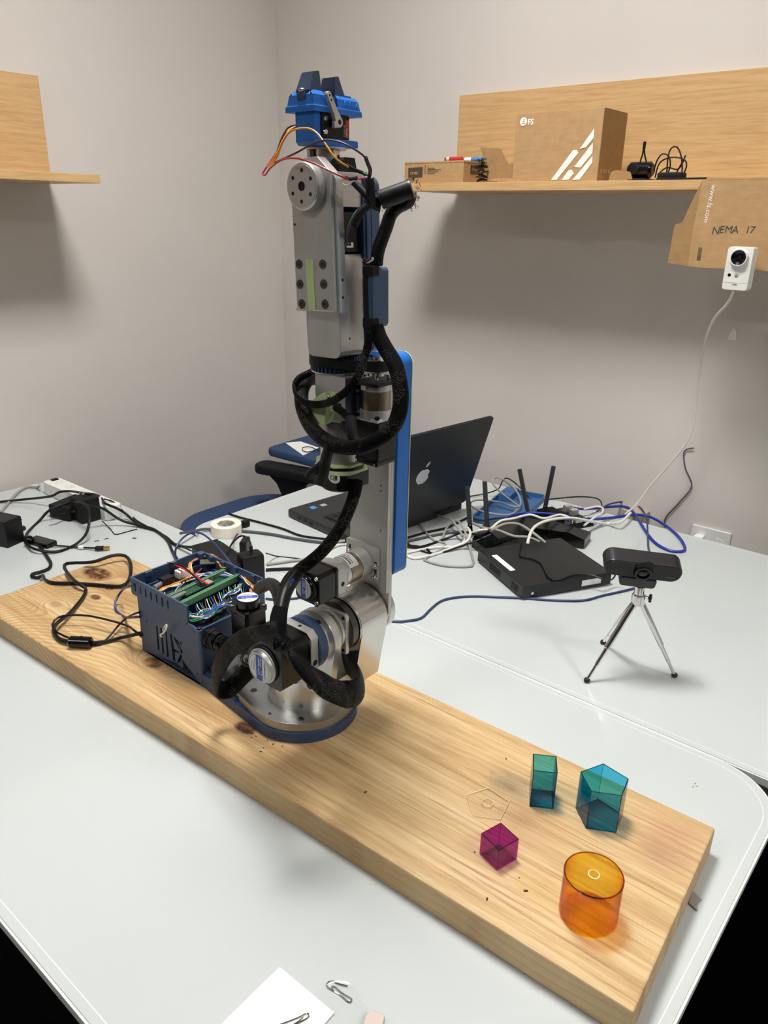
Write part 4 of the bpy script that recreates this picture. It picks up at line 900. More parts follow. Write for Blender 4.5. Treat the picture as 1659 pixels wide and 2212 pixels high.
if p_.dot(Vector((1, 1))) < 0: p_ = -p_
t = empty('power_adapter', 'tall black rounded wall adapter with a cord rising from its top behind the control box', 'power adapter', tuple(fa + e_ / 2) + (0,))
link('housing', prism([tuple(fa - e_ * .5), tuple(fb), tuple(fb + p_ * .036), tuple(fa - e_ * .5 + p_ * .036)], 'z', .0006, zt, bev=.007), blk, t)
cc0 = fa + e_ * .35 + p_ * .022
link('cord_grip', cyl((cc0.x, cc0.y, zt), (0, 0, 1), .0035, -.002, .013, .001), rubber, t)
link('cord', tube([(cc0.x, cc0.y, zt + .012), onz(540, 1170, zt + .016), onz(528, 1158, zt + .02), onz(516, 1160, zt + .016), onz(500, 1176, .055), onz(487, 1200, .05)], .0018), blk, t)
h0 = Vector(onz(520, 1182, .0)); 
t = empty('small_adapter', 'small black flat adapter leaning upright beside the black power unit', 'power adapter', (h0.x, h0.y, 0))
hq = Vector(onz(530, 1188, 0)); hx_ = hq.x
link('housing', xf(box(hq.x - .020, hq.x + .018, hq.y - .008, hq.y + .008, .001, .026, .003), rotz(hq, math.radians(35))), blk, t)
oq = [Vector(onz(x, y, z)) for x, y, z in ((505, 1225, .02), (518, 1221, .03))]
thing('orange_pouch', box(*(lambda c: (c.x - .004, c.x + .004, c.y - .02, c.y + .012, .0006, .046))(Vector(onz(508, 1236, 0))), .002), mat('orange_pack', (226, 146, 40), .5), 'orange battery pack standing between control box and tall adapter', 'battery')
bq = Vector(onz(530, 1131, .008))
t = empty('cable_connector', 'small black square connector with a white tab beside the tape roll', 'connector', (bq.x, bq.y, 0))
link('housing', box(bq.x - .009, bq.x + .009, bq.y - .007, bq.y + .007, .0006, .016, .002), blkm, t)
link('cord', tube([(bq.x - .006, bq.y, .006), onz(516, 1150, .006), onz(507, 1162, .01), onz(498, 1180, .03)], .0016), blk, t)
# ---------------------------------------------------------------- loose cables on the tables
def cable(pts, r, m, label, name='cable', group=None, cat='cable', sides=8):
    return thing(name, tube([onx(*p[:3]) if len(p) == 4 else onz(*p) if len(p) == 3 else onz(p[0], p[1], r + .0004) for p in pts], r, sides, .008), m, label, cat, group)
Bz = TH + .003
cable([(54, 1162, .024), (66, 1160, .018), (80, 1172, .006), (92, 1188), (104, 1206), (110, 1218), (104, 1229), (85, 1236), (70, 1240), (70, 1246), (82, 1248), (92, 1243, .012), (97, 1252, .036), (115, 1259, TH + .004), (160, 1260, TH + .004), (215, 1264, TH + .004), (260, 1266, TH + .005), (278, 1254, TH + .006), (283, 1225, TH + .012), (276, 1205, TH + .012), (262, 1199, TH + .014), (240, 1201, TH + .016), (200, 1214, TH + .012), (160, 1216, TH + .004), (143, 1218, TH + .005), (139, 1226, TH + .004), (150, 1243, TH + .010), (165, 1258, TH + .013), (182, 1268, TH + .009), (185, 1277, TH + .004), (178, 1292, TH + .004), (150, 1325, TH + .008), (128, 1342, TH + .014), (117, 1355, TH + .010), (120, 1372, TH + .005), (133, 1384, TH + .005), (152, 1386, TH + .007)], .0033, blk, 'thick black power cord snaking over the board far end to the ferrite bead', 'power_cable')
fz = TH + .0095
f0 = Vector(onz(150, 1386, fz)); f1 = Vector(onz(198, 1388, fz))
t = empty('ferrite_bead', 'black cylindrical ferrite bead on the cord lying on the board', 'ferrite bead', tuple((f0 + f1) / 2)[:2] + (TH,))
link('bead', cyl(f0, f1 - f0, .0092, 0, (f1 - f0).length, .002, 28), blkg, t)
link('clasp', xf(box(-.004, .004, -.001, .001, .0, .0096), Matrix.Translation((f0 + f1) / 2)), blkm, t)
cable([(198, 1388, TH + .007), (225, 1386, TH + .005), (260, 1378, TH + .006), (290, 1371, .561, 1), (309, 1366, .568, 1)], .0030, blk, 'thick black cord running from the ferrite bead into the control box', 'power_cable')
cable([(150, 1378, TH + .004), (125, 1367, TH + .008), (113, 1350, TH + .012), (125, 1334, TH + .016), (150, 1329, TH + .02), (190, 1330, TH + .02), (240, 1341, TH + .022), (275, 1352, TH + .014), (290, 1362, .560, 1), (307, 1376, .568, 1)], .0017, blk, 'thin black cord arching from the ferrite bead to the control box', 'thin_cable')
cable([(200, 1392, TH + .003), (215, 1392, TH + .003), (235, 1376, TH + .006), (255, 1352, TH + .012), (272, 1336, TH + .016), (290, 1326, .561, 1), (305, 1322, .568, 1)], .0017, blk, 'thin black cord crossing up towards the control box vent side', 'thin_cable')
cable([(305, 1332, .568, 1), (292, 1333, .562, 1), (270, 1333, TH + .003), (252, 1320, TH + .003), (249, 1300, TH + .012), (264, 1275, TH + .03), (280, 1266, .560, 1), (296, 1260, .568, 1)], .0020, navy_c, 'navy network cable looping onto the board beside the control box', 'network_cable')
cable([(386, 1222, .03), (379, 1200, .05), (381, 1182, .07), (395, 1162, .08), (417, 1150, .08), (440, 1155, .08), (463, 1174, .075), (486, 1200, .07), (502, 1222, .10)], .0020, navy_c, 'navy network cable arching above the black power unit', 'network_cable')
bl_g = 'black cables crossing the far left table'
cable([(-10, 1085), (60, 1078, .012), (110, 1072, .03), (128, 1063, .042), (150, 1061, .04), (185, 1066, .062), (205, 1068, .05), (218, 1074, .03), (228, 1088, .045), (248, 1096, .036), (272, 1110, .015), (300, 1135), (330, 1142), (355, 1160), (380, 1178), (413, 1182, .02)], .0030, blk, 'thick black cable passing over the black adapters towards the power unit', 'cable')
cable([(55, 1165, .01), (60, 1150), (85, 1125), (110, 1100, .03), (150, 1086, .04), (175, 1086, .06), (190, 1096, .062), (193, 1125, .045), (185, 1155, .02), (160, 1178, .004), (120, 1192, .004), (75, 1186, .010), (56, 1172, .004), (54, 1160, .006)], .0031, blk, 'thick black cable forming a big round loop in front of the adapters', 'cable')
cable([(180, 1094, .055), (200, 1092, .06), (225, 1100, .046), (262, 1124, .015), (300, 1135, .006), (340, 1148), (362, 1168), (372, 1190), (384, 1210, .01)], .0030, blk, 'thick black cable leaving the upright adapter towards the control box', 'cable')
cable([(109, 1112, .03), (120, 1117, .02), (145, 1108, .02), (165, 1104, .03)], .0028, blk, 'short black cable lying against the adapter block', 'cable')
cable([(225, 1078, .04), (245, 1084, .036), (262, 1100, .015), (285, 1121), (320, 1138), (352, 1155), (372, 1175), (400, 1184, .008), (413, 1190, .01)], .0017, blk, 'thin black cable joining the cable bundle towards the power unit', 'thin_cable')
cable([(220, 1125, .01), (238, 1142), (248, 1154), (262, 1152), (280, 1147), (296, 1143)], .0012, blk, 'thin black cable curling on the table beside the upright adapter', 'thin_cable')
cable([(288, 1118), (300, 1128), (345, 1152), (360, 1160), (376, 1174), (395, 1180)], .0024, blk, 'black cable at the outer side of the cable bundle', 'cable')
cable([(225, 1074, .034), (240, 1080, .03), (252, 1088, .012)], .0008, white_c, 'short thin white wire on the white power strip', 'thin_cable')
# cables on the back table, left of the arm
cable([(390, 1152, .03), (425, 1146, .012), (450, 1143, .006), (520, 1147), (580, 1153), (640, 1164), (700, 1172), (745, 1175)], .0034, dgrey_c, 'thick grey cable crossing the back table behind the tape roll', 'cable')
cable([(495, 1110), (520, 1118), (560, 1128), (610, 1142), (650, 1157), (700, 1164), (750, 1172), (900, 1180), (930, 1195)], .0026, blk, 'black cable running from the table corner towards the laptop', 'cable')
cable([(575, 1195, .03), (600, 1202), (640, 1206), (670, 1212)], .0014, blk, 'thin black cord leaving the tall adapter across the table', 'thin_cable')
cable([(576, 1219), (600, 1216), (625, 1212), (660, 1207), (690, 1190), (720, 1172, .01), (745, 1168, .012)], .0030, grey_c, 'grey cable curving behind the lower arm motor', 'cable')
cable([(690, 1205), (712, 1186), (735, 1176), (760, 1176)], .0032, white_c, 'white cable curving behind the lower arm motor', 'cable')
cable([(574, 1231), (610, 1229), (640, 1228), (680, 1224)], .0032, blk, 'thick black cable lying between adapter and arm motor', 'cable')
cable([(574, 1293), (600, 1295), (640, 1292), (690, 1280, .01), (760, 1335), (848, 1342), (880, 1341), (910, 1335), (930, 1316), (950, 1300), (975, 1292), (1020, 1288), (1080, 1290), (1130, 1292), (1200, 1297), (1260, 1297), (1300, 1287), (1345, 1277), (1372, 1270)], .0022, navy_c, 'navy blue cable winding across the table from the arm to the tripod', 'network_cable')
# cables right of the arm
cable([(860, 1185), (880, 1200), (895, 1206), (930, 1200), (965, 1188), (990, 1178, .01), (1010, 1168, .02), (1016, 1150, .03), (1010, 1140, .03)], .0030, white_c, 'white cable rising from behind the arm over the router', 'cable')
cable([(870, 1196), (905, 1188), (945, 1182), (985, 1181), (1000, 1172, .01), (1012, 1156, .02), (1034, 1146, .04), (1060, 1142, .04), (1080, 1126, .05), (1110, 1120, .05), (1145, 1112, .05), (1175, 1120, .05), (1210, 1112, .045), (1235, 1120, .045), (1250, 1122, .035)], .0030, white_c, 'long white cable draped over the router to the small circuit board', 'cable')
cable([(1140, 1175, .034), (1143, 1160, .045), (1155, 1138, .055), (1185, 1124, .055), (1230, 1119, .05), (1270, 1125, .03), (1310, 1131, .006), (1340, 1128, .02), (1362, 1108, .02)], .0034, white_c, 'white cable with an arched bend plugged into the network box', 'cable')
cable([(1262, 1135, .025), (1285, 1117, .03), (1300, 1108, .03), (1302, 1098, .03), (1290, 1094, .03), (1262, 1100, .03)], .0026, white_c, 'short white cable looping above the small circuit board', 'cable')
gy = 'grey cables tangled beside the router'
cable([(1000, 1158, .02), (985, 1135, .03), (970, 1120, .02), (935, 1113), (910, 1116), (907, 1130), (920, 1150), (940, 1168), (960, 1172), (955, 1185), (920, 1206), (922, 1212), (960, 1222), (1010, 1224), (1022, 1218), (1018, 1195), (1010, 1165, .02), (1000, 1140, .03), (985, 1124, .03), (965, 1140, .01), (955, 1165)], .0026, grey_c, 'long grey cable with a triangular loop beside the router', 'cable', gy)
cable([(1010, 1125, .03), (1045, 1140, .04), (1075, 1145, .045), (1110, 1158, .045), (1140, 1160, .045), (1165, 1170, .034)], .0030, grey_c, 'grey cable crossing the router top into the network box', 'cable', gy)
cable([(1060, 1146, .045), (1090, 1132, .05), (1120, 1132, .05), (1150, 1150, .05), (1178, 1172, .034)], .0030, grey_c, 'grey cable curving over the router beside the arched white cable', 'cable', gy)
cable([(1120, 1093, .02), (1085, 1066, .05), (1065, 1045, .06), (1068, 1032, .06), (1085, 1035, .06), (1115, 1060, .03), (1125, 1085, .02), (1115, 1095, .02), (1080, 1085, .02), (1040, 1080, .02), (1020, 1083, .02), (1020, 1095, .02), (1055, 1108, .02), (1100, 1112, .02), (1118, 1100, .02)], .0024, grey_c, 'grey cable coiled on the blue printed tray', 'cable', gy)
cable([(985, 1076), (1040, 1068, .006), (1075, 1057, .02), (1085, 1040, .03), (1095, 1033, .03), (1115, 1045, .03), (1135, 1065, .012), (1150, 1080), (1190, 1078), (1250, 1073), (1290, 1077), (1300, 1092), (1290, 1105, .02)], .0018, blk, 'thin black cable running behind the blue tray to the small circuit board', 'thin_cable')
cable([(868, 1165), (920, 1150), (965, 1140), (990, 1128), (1010, 1118)], .0028, blk, 'black cable lying below the laptop hinge', 'cable')
cable([(866, 1178), (905, 1182), (960, 1165), (1000, 1150, .02), (1040, 1158, .036)], .0028, blk, 'black cable between laptop and router', 'cable')
cable([(866, 1162), (890, 1180), (925, 1194), (960, 1192), (1000, 1178, .01), (1020, 1172, .02), (1060, 1155, .036)], .0020, blk, 'thin black cable dipping between laptop and router', 'thin_cable')
cable([(868, 1172), (920, 1160), (960, 1152), (1000, 1148)], .0030, dgrey_c, 'dark grey cable between laptop and router', 'cable')
cable([(1022, 1122, .01), (1045, 1125, .01), (1068, 1120, .02), (1090, 1118, .02)], .0022, blk, 'thin black cable under the blue printed tray', 'thin_cable')
cable([(1128, 1170, .04), (1124, 1190, .0318), (1124, 1202, .0318), (1150, 1207, .0318), (1170, 1220, .0318), (1185, 1248, .0318), (1205, 1253, .032), (1240, 1242, .032), (1275, 1242, .032), (1300, 1250, .030), (1322, 1252, .02), (1330, 1240, .03), (1340, 1225, .05)], .0016, blk, 'thin black webcam cord lying across the network box', 'thin_cable')
cable([(1084, 1140, .03), (1086, 1126, .03), (1110, 1112, .03), (1150, 1108, .04), (1200, 1112, .04), (1230, 1125, .03)], .0030, blue_c, 'bright blue network cable draped over the router', 'network_cable')
cable([(1240, 1097, .02), (1262, 1100, .02), (1300, 1096, .01), (1345, 1094), (1362, 1100), (1378, 1120), (1398, 1152), (1420, 1176), (1450, 1190), (1476, 1190), (1478, 1178), (1462, 1155), (1430, 1130), (1400, 1115), (1370, 1112), (1330, 1117), (1290, 1121, .012), (1270, 1120, .025)], .0032, blue_c, 'bright blue network cable making a wide loop on the back table', 'network_cable')
cable([(1300, 1097, .02), (1320, 1088, .012), (1350, 1084), (1380, 1094), (1396, 1118), (1399, 1150), (1400, 1180, .04), (1403, 1194, .07)], .0022, navy_c, 'dark navy cable curving down behind the tripod webcam', 'network_cable')
thing('wall_cable', tube([onx(*p) for p in gc], .0016), dgrey_c, 'dark grey cord hanging against the right wall', 'cable')
# ================================================================ ROBOT ARM
R_ = empty('robot_arm', 'tall silver and blue desktop robot arm with black cable loops standing on the board', 'robot arm', (.625, .656, TH))
def rp(name, bm, m, parent=None, smooth=35): return link(name, bm, m, parent or R_, smooth)
NX = (-1, 0, 0); PX = (1, 0, 0); UZ = (0, 0, 1)
# ---- base plinth, plate, turret
bc0 = (.625, .656)
circ_pts = circ(bc0[0], bc0[1], .076, 72)
pl_out = hull(circ_pts + [(.566, .80), (.688, .80)])
rp('base_plinth', prism(pl_out, 'z', TH, TH + .016, bev=.0006), pla_n)
rp('plinth_rib', join(*[prism([(x0_, .80), (x0_ + .004, .80), (x0_ + dx, .70), (x0_ + dx - .004, .70)], 'z', TH + .016, TH + .026) for x0_, dx in ((.570, -.006), (.580, -.002))]), pla_n)
pt = hull(circ(bc0[0], bc0[1], .0735, 72) + [(.578, .802), (.672, .802)])
plate = rp('base_plate', prism(pt, 'z', TH + .016, TH + .029, bev=.0006), mat('dull_aluminium', (168, 168, 166), .38, .95, var=.06, vscale=30, bump=.1, bscale=700))
zp = TH + .029
for x, y, r in ((649, 1553, .0048), (583, 1542, .0028)):
    p = onz(x, y, zp); s = rp('screw', lathe([(0, .0012 if r < .004 else .0006), (r * .5, .0012 if r < .004 else .0006), (r, 0.0), (r, -.001), (0, -.001)], p, UZ, 24), steel_d if r > .004 else chrome, plate)
    link('screw_recess', join(box(p[0] - r * .5, p[0] + r * .5, p[1] - .0005, p[1] + .0005, zp + .0006, zp + .0014), box(p[0] - .0005, p[0] + .0005, p[1] - r * .5, p[1] + r * .5, zp + .0006, zp + .0014)), hole_m, plate)
p = onz(548, 1491, zp); rp('bolt_hole', cyl(p, UZ, .0052, -.002, .0003), hole_m, plate)
rp('turret', lathe([(0, .0), (.047, 0), (.047, .004), (.0462, .02), (.045, .05), (0, .05)], bc0 + (zp,), UZ, 64), alu_p)
# ---- J2 assembly along X at (yj, zj)
yj, zj = .592, .196
def tear(r, yb0, yb1, zb): return hull(circ(yj, zj, r, 48) + [(yb0, zb), (yb1, zb)])
m1 = rp('motor_mount_plate', prism(tear(.0355, .570, .640, .113), 'x', .586, .598, bev=.0008), alu)
for y, z in ((.628, .118), (.600, .122), (.585, .122)):
    rp('bolt', join(cyl((.586, y, z), NX, .0052, 0, .003), cyl((.583, y, z), NX, .002, 0, .0005)), blk, m1)
# NEMA23-like motor: black body, chamfered corners, cast ends
h_ = .0285
def sq(h, c): return [(yj - h, zj - h + c), (yj - h, zj + h - c), (yj - h + c, zj + h), (yj + h - c, zj + h), (yj + h, zj + h - c), (yj + h, zj - h + c), (yj + h - c, zj - h), (yj - h + c, zj - h)]
mb = rp('shoulder_motor', prism(sq(h_, .0045), 'x', .505, .548, bev=.0008), motor_b)
rp('motor_flange', prism(sq(h_, .006), 'x', .546, .5520, bev=.0008), blkg, mb)
rp('cable_socket', box(.510, .535, yj + h_, yj + h_ + .010, zj - .012, zj + .008, .002), blk, mb)
for sy in (-1, 1):
    for sz in (-1, 1):
        rp('screw', lathe([(0, .0022), (.0028, .002), (.0034, .0006), (.0034, 0), (0, 0)], (.5462, yj + sy * (h_ - .0062), zj + sz * (h_ - .0062)), NX, 20), chrome, mb)
        rp('screw_rod', cyl((.5095, yj + sy * (h_ - .0035), zj + sz * (h_ - .0035)), PX, .0018, 0, .036), blkg, mb)
def motor_label(x, y, z, r, m_rim, par, depth=.006, normal='x', tilt=0):
    c = (x, y, z)
    rp('end_cap', lathe([(0, 0), (r * 1.12, 0), (r * 1.12, depth * .35), (r * 1.02, depth * .4), (r, depth - .0008), (r - .0008, depth), (0, depth)], c, NX, 48), m_rim, par)
    xs = x - depth
    rp('rating_label', cyl((xs, y, z), NX, r * .90, 0, .0003, .0001, 48), lbl_w, par)
    bw = r * .27; hb_ = math.sqrt((r * .88) ** 2 - bw ** 2) 
    a0 = [(y + bw * .9, z - hb_), (y + bw * .9, z + hb_), (y - bw * .1, z + r * .88), (y - bw * 1.1, z + hb_ * .98), (y - bw * 1.1, z - hb_ * .98), (y - bw * .1, z - r * .88)]
    rp('label_band', prism(a0, 'x', xs - .0005, xs - .0002), lbl_b, par, 0)
    rp('label_rule', ring((xs - .0002, y, z), NX, r * .84, r * .86, 0, .0002, 40, .00005), ink, par)
    def tx(s, sz, dy, dz, m): lettering(s, sz, (xs - .0006, y + dy, z + dz), (0, 0, -1), (0, -1, 0) if False else (0, -1, 0), m, par, .00005, align='CENTER')
    tx('STEPPER', r * .17, bw * .15, r * .40, inkw); tx('MOTOR', r * .17, -bw * .45, r * .40, inkw)
    tx('RoHS', r * .19, bw * .2, -r * .25, inkw); tx('CE', r * .25, -bw * .7, -r * .28, inkw)
    tx('STEPPERONLINE', r * .155, -bw * 1.75, 0, ink); tx('www.omc-stepperonline.com', r * .09, bw * 1.35, 0, ink); tx('1.8 DEG  2.8A', r * .11, bw * 1.95, 0, ink)
    tx('Made in China', r * .09, bw * 2.5, 0, ink)
rp('cap_step', ring((.505, yj, zj), NX, .015, .0232, 0, .0022), blkm, mb)
motor_label(.504, yj + .001, zj - .002, .0195, alu_m, mb, .0075)
# adaptor plate and gearbox stack
gp = rp('gearbox_adapter', prism(sq(h_ + .0005, .008), 'x', .552, .564, bev=.0008), alu_m)
rp('bolt_hole', cyl((.558, yj - h_ - .0005, zj - .012), (0, -1, 0), .0044, -.002, .0003), hole_m, gp)
rp('bolt_hole', cyl((.558, yj - .004, zj + h_ + .0005), UZ, .0030, -.002, .0003), hole_m, gp)
gear_r = rp('clamp_ring', join(ring((.564, yj, zj), PX, .020, .0345, 0, .0105, 64)), pla_n)
rp('clamp_step', ring((.5745, yj, zj), PX, .020, .0325, 0, .004, 64), pla_n, gear_r)
rp('clamp_latch', box(.5755, .5775, yj - .030, yj - .012, zj + .012, zj + .0125), hole_m, gear_r)
g1_ = rp('gearbox_housing', cyl((.578, yj, zj), PX, .030, 0, .009, .0008, 64), alu_p)
rp('set_screw_hole', cyl((.581, yj - .012, zj + .0274), (0, -.4, .92), .0035, -.001, .0004), hole_m, g1_)
rp('gearbox_ring', cyl((.598, yj, zj), PX, .0265, 0, .011, .0006, 64), bronze)
rp('gearbox_collar', cyl((.609, yj, zj), PX, .0272, 0, .005, .0006, 64), alu)
fs = .0275
fl_ = rp('gearbox_flange', prism([(yj - fs, zj - fs), (yj - fs, zj + fs - .003), (yj - fs + .003, zj + fs), (yj + fs - .003, zj + fs), (yj + fs, zj + fs - .003), (yj + fs, zj - fs)], 'x', .614, .620, bev=.0005), alu_m)
rp('cross_slot', join(box(.6105, .6142, yj - .024, yj + .024, zj - .002, zj + .002, .0006)), alu, fl_)
for sy in (-1, 1):
    for sz in (-1, 1): rp('bolt_hole', cyl((.614, yj + sy * .0228, zj + sz * .0228), NX, .0026, -.001, .0003), hole_m, fl_)
rp('bearing_face', cyl((.620, yj, zj), PX, .0345, 0, .012, .0012, 64), steel_d)
rp('bearing_housing', prism(tear(.0372, .5695, .640, .108), 'x', .634, .684, bev=.0006), alu_p)
rp('housing_ring', ring((.632, yj, zj), PX, .0345, .0365, 0, .003, 64), chrome)
for x, y, z in ((.645, .5718, .118), (.673, .5718, .118)): rp('bolt_hole', cyl((x, .5716, z + .002), (0, -.95, .25), .0042, -.003, .0008), hole_m)
rp('grease_screw', ball((.650, yj + .008, zj + .0364), .003, (1, 1, .5)), chrome)
rp('end_disc', cyl((.6925, yj, zj), PX, .0335, 0, .013, .0012, 64), alu_p)
rp('turret_block', box(.598, .636, .575, .637, .113, .128, .001), alu)
# ---- upper arm
ay0, ay1 = .556, .6235
UPT = .5235
prof = [(ay1 - .003, zj - .006)] + [(yj + .033 * math.cos(a), zj + .033 * math.sin(a)) for a in (PI * 1.05, PI * 1.3, PI * 1.6, PI * 1.8)]
up_prof = [(ay1, UPT), (ay0, UPT), (ay0, zj + .004), (yj - .028, zj - .014), (yj, zj - .03), (yj + .025, zj - .014), (ay1, zj + .004)]
ua = rp('upper_arm_plate', prism(up_prof, 'x', .6862, .6925, bev=.0004), alu_m)
rp('upper_arm_flange', box(.681, .6862, ay0, ay0 + .011, zj + .035, .5195, .0008), alu_m)
rp('upper_arm_cover', prism(rrect(ay0 - .0035, ay1 + .0055, .2508, .536, .013, 10), 'x', .6927, .716, bev=.0015), pla_b)
rp('cover_trim', prism(rrect(ay0 - .0038, ay1 + .0058, .2505, .5363, .013, 10), 'x', .716, .7172), mint)
for z in (.262, .335, .395, .401, .445): rp('screw', ball((.7174, ay0 + .003, z), .0022, (.6, 1, 1), 10), chrome)
for px, py in ((824, 1049), (824, 1060), (757, 1124), (823, 1146)):
    p = onx(px, py, .6860); rp('screw', cyl(p, NX, .0014, 0, .0012, seg=12), steel_d, ua)
# slotted bracket + elbow drive motor
Xb = .680
by0, by1, bz0, bz1 = .5672, .6246, .2422, .2912
slots = [rrect(by0 + .0045, by0 + .0085, .247, .272, .0019, 3), rrect(by1 - .0085, by1 - .0045, .265, .284, .0019, 3)]
br = rp('motor_bracket', prism(rrect(by0, by1, bz0, bz1, .0015, 2), 'x', Xb, .6862, slots), alu_m)
for y, z in ((by0 + .0065, .2655), (by0 + .0065, .2505), (by1 - .0065, .2745)):
    rp('cap_screw', join(cyl((Xb, y, z), NX, .0042, 0, .001), lathe([(0, .0045), (.0015, .0045), (.0017, .0025), (.0024, .0045), (.0032, .0035), (.0034, .001), (0, .001)], (Xb, y, z), NX, 24)), chrome, br)
ym3, zm3 = .5965, .2655
def bodysq(y, z, h, c): return [(y - h, z - h + c), (y - h, z + h - c), (y - h + c, z + h), (y + h - c, z + h), (y + h, z + h - c), (y + h, z - h + c), (y + h - c, z - h), (y - h + c, z - h)]
m3 = rp('elbow_motor', prism(bodysq(ym3, zm3, .0205, .0042), 'x', .580, .6085, bev=.0008), motor_b)
rp('motor_flange', prism(bodysq(ym3, zm3, .021, .003), 'x', .6085, .613, bev=.0006), blkg, m3)
rp('rear_ring', ring((.580, ym3, zm3), NX, .010, .0178, 0, .003), blkg, m3)
motor_label(.5785, ym3 + .002, zm3, .0148, blkg, m3, .0035)
for sy, sz in ((1, 1), (-1, -1), (-1, 1)):
    rp('screw', lathe([(0, .0018), (.0022, .0016), (.0028, 0), (0, 0)], (.580, ym3 + sy * .0158, zm3 + sz * .0158), NX, 16), chrome, m3)
ga = rp('gearbox_adapter', join(prism(bodysq(ym3, zm3, .0205, .004), 'x', .613, .626, bev=.0006), prism(bodysq(ym3, zm3, .0185, .006), 'x', .626, .632, bev=.0006)), alu_m)
rp('bolt_hole', cyl((.621, ym3 - .0205, zm3 - .004), (0, -1, 0), .0035, -.002, .0003), hole_m, ga)
rp('gearbox_collar', cyl((.632, ym3, zm3), PX, .0192, 0, .008, .0006, 48), alu)
gb = rp('gearbox_ring', cyl((.640, ym3, zm3), PX, .0194, 0, .021, .0004, 48), bronze)
rp('gearbox_end', cyl((.661, ym3, zm3), PX, .0196, 0, .019, .001, 48), alu)
# wrap-around label on the gearbox
def arc_patch(x0, x1, y, z, r, a0, a1, m, par, name, n=12, th=.0003):
    bm = bmesh.new(); G = []
    for i in range(n + 1):
        a = a0 + (a1 - a0) * i / n; G.append([bm.verts.new((x, y + rr * math.cos(a), z + rr * math.sin(a))) for x, rr in ((x0, r), (x1, r), (x1, r + th), (x0, r + th))])
    for A, B in zip(G, G[1:]):
        for k in range(4): bm.faces.new((A[k], A[(k + 1) % 4], B[(k + 1) % 4], B[k]))
    bm.faces.new(G[0]); bm.faces.new(list(reversed(G[-1]))); bmesh.ops.recalc_face_normals(bm, faces=bm.faces[:])
    return rp(name, bm, m, par)
arc_patch(.638, .654, ym3, zm3, .0195, math.radians(60), math.radians(150), lbl_w, gb, 'gearbox_label')
for k, (x, wd) in enumerate(((.641, .0026), (.6455, .0012), (.649, .0010))):
    for j in range(9):
        if k == 2 and j > 4: break
        a = math.radians(72 + j * 7.2); arc_patch(x, x + wd, ym3, zm3, .0198, a, a + math.radians(5.2), ink, gb, 'printed_mark', 2, .0001)
# ---- elbow block, belt drive
eb = rp('elbow_block', box(.602, .655, .5545, .6005, .4705, .522, .0008), alu)
rp('elbow_side_plate', prism([(.617, .470), (.617, .520), (.680, .520), (.680, .46), (.640, .455)], 'y', .549, .5545, bev=.0005), alu_m, eb)
for x, z in ((.612, .5135),): rp('bolt_hole', cyl((.6235, .549, .511), (0, -1, 0), .0038, -.002, .0003), hole_m, eb)
rp('elbow_spacer', box(.612, .620, .546, .5546, .452, .503, .0008), pla_n, eb)
rp('elbow_rear_block', box(.655, .6862, .553, .624, .452, .520, .001), alu_m)
eg = (.625, .590)
rp('belt_gear_core', cyl(eg + (.523,), UZ, .0255, 0, .019, .0008, 48), pla_n)
teeth = []
for k in range(36):
    a = 2 * PI * k / 36; teeth.append(box(-.0011, .0011, .0245, .0285, .5245, .5415, .0004, 1)); xf(teeth[-1], Matrix.Translation(eg + (0,)) @ Matrix.Rotation(a, 4, 'Z'))
for b_ in teeth: rp('gear_tooth', b_, pla_n)
rp('gear_base_ring', cyl(eg + (.522,), UZ, .0275, 0, .0018, .0004, 48), alu_p)
pc_ = (.628, .533)      # small pulley / gearmotor axis
bo_ = hull(circ(eg[0], eg[1], .0298, 64) + circ(pc_[0], pc_[1], .0135, 32)); bi_ = hull(circ(eg[0], eg[1], .0286, 64) + circ(pc_[0], pc_[1], .0122, 32))
belt = rp('drive_belt', prism(bo_, 'z', .5302, .5408, [bi_]), blkm)
nb = Vector((-(bo_[0][1]), 0)); 
# belt lettering on the outward straight run
ang = math.atan2(pc_[1] - eg[1], pc_[0] - eg[0]); dl = math.hypot(pc_[0] - eg[0], pc_[1] - eg[1]); be = math.acos((.0298 - .0135) / dl)
na = ang - be; nv = Vector((math.cos(na), math.sin(na), 0)); td = Vector((-nv.y, nv.x, 0))
if td.y > 0: td = -td
st_ = Vector((eg[0], eg[1], 0)) + nv * .0300
beltink = mat('belt_print', (44, 66, 92), .7)
for i_, (s_, z_) in enumerate((('Q 324', .5353), ('Q 324', .5307))): lettering(s_, .0052, tuple(st_ + td * .036)[:2] + (z_,), td, UZ, beltink, belt, .0001)
rp('small_pulley', join(cyl(pc_ + (.524,), UZ, .0095, 0, .006, .0006), cyl(pc_ + (.529,), UZ, .0145, 0, .0012, .0003, 40), cyl(pc_ + (.5302,), UZ, .012, 0, .011), cyl(pc_ + (.5412,), UZ, .0145, 0, .0012, .0003, 40), cyl(pc_ + (.5424,), UZ, .004, 0, .0012)), chrome)
bf = rp('gearmotor_bracket', prism(rrect(.606, .658, .5135, .5490, .002, 2), 'z', .5165, .5200, bev=.0005), blk)
rp('bracket_side', box(.606, .640, .5475, .5500, .4735, .5170, .0006), blk, bf)
for sx, sy in ((-.010, -.009), (.010, -.009), (.011, .009), (-.010, .009)): rp('standoff_screw', cyl((pc_[0] + sx, pc_[1] + sy, .520), UZ, .0022, 0, .005), chrome, bf)
for x, z in ((.6145, .508), (.6145, .4845)): rp('screw', lathe([(0, .0016), (.002, .0015), (.0026, 0), (0, 0)], (x, .5474, z), (0, -1, 0), 16), chrome, bf)
rp('bracket_window', cyl((.6215, .5474, .496), (0, -1, 0), .009, -.001, .0004), pla_n, bf)
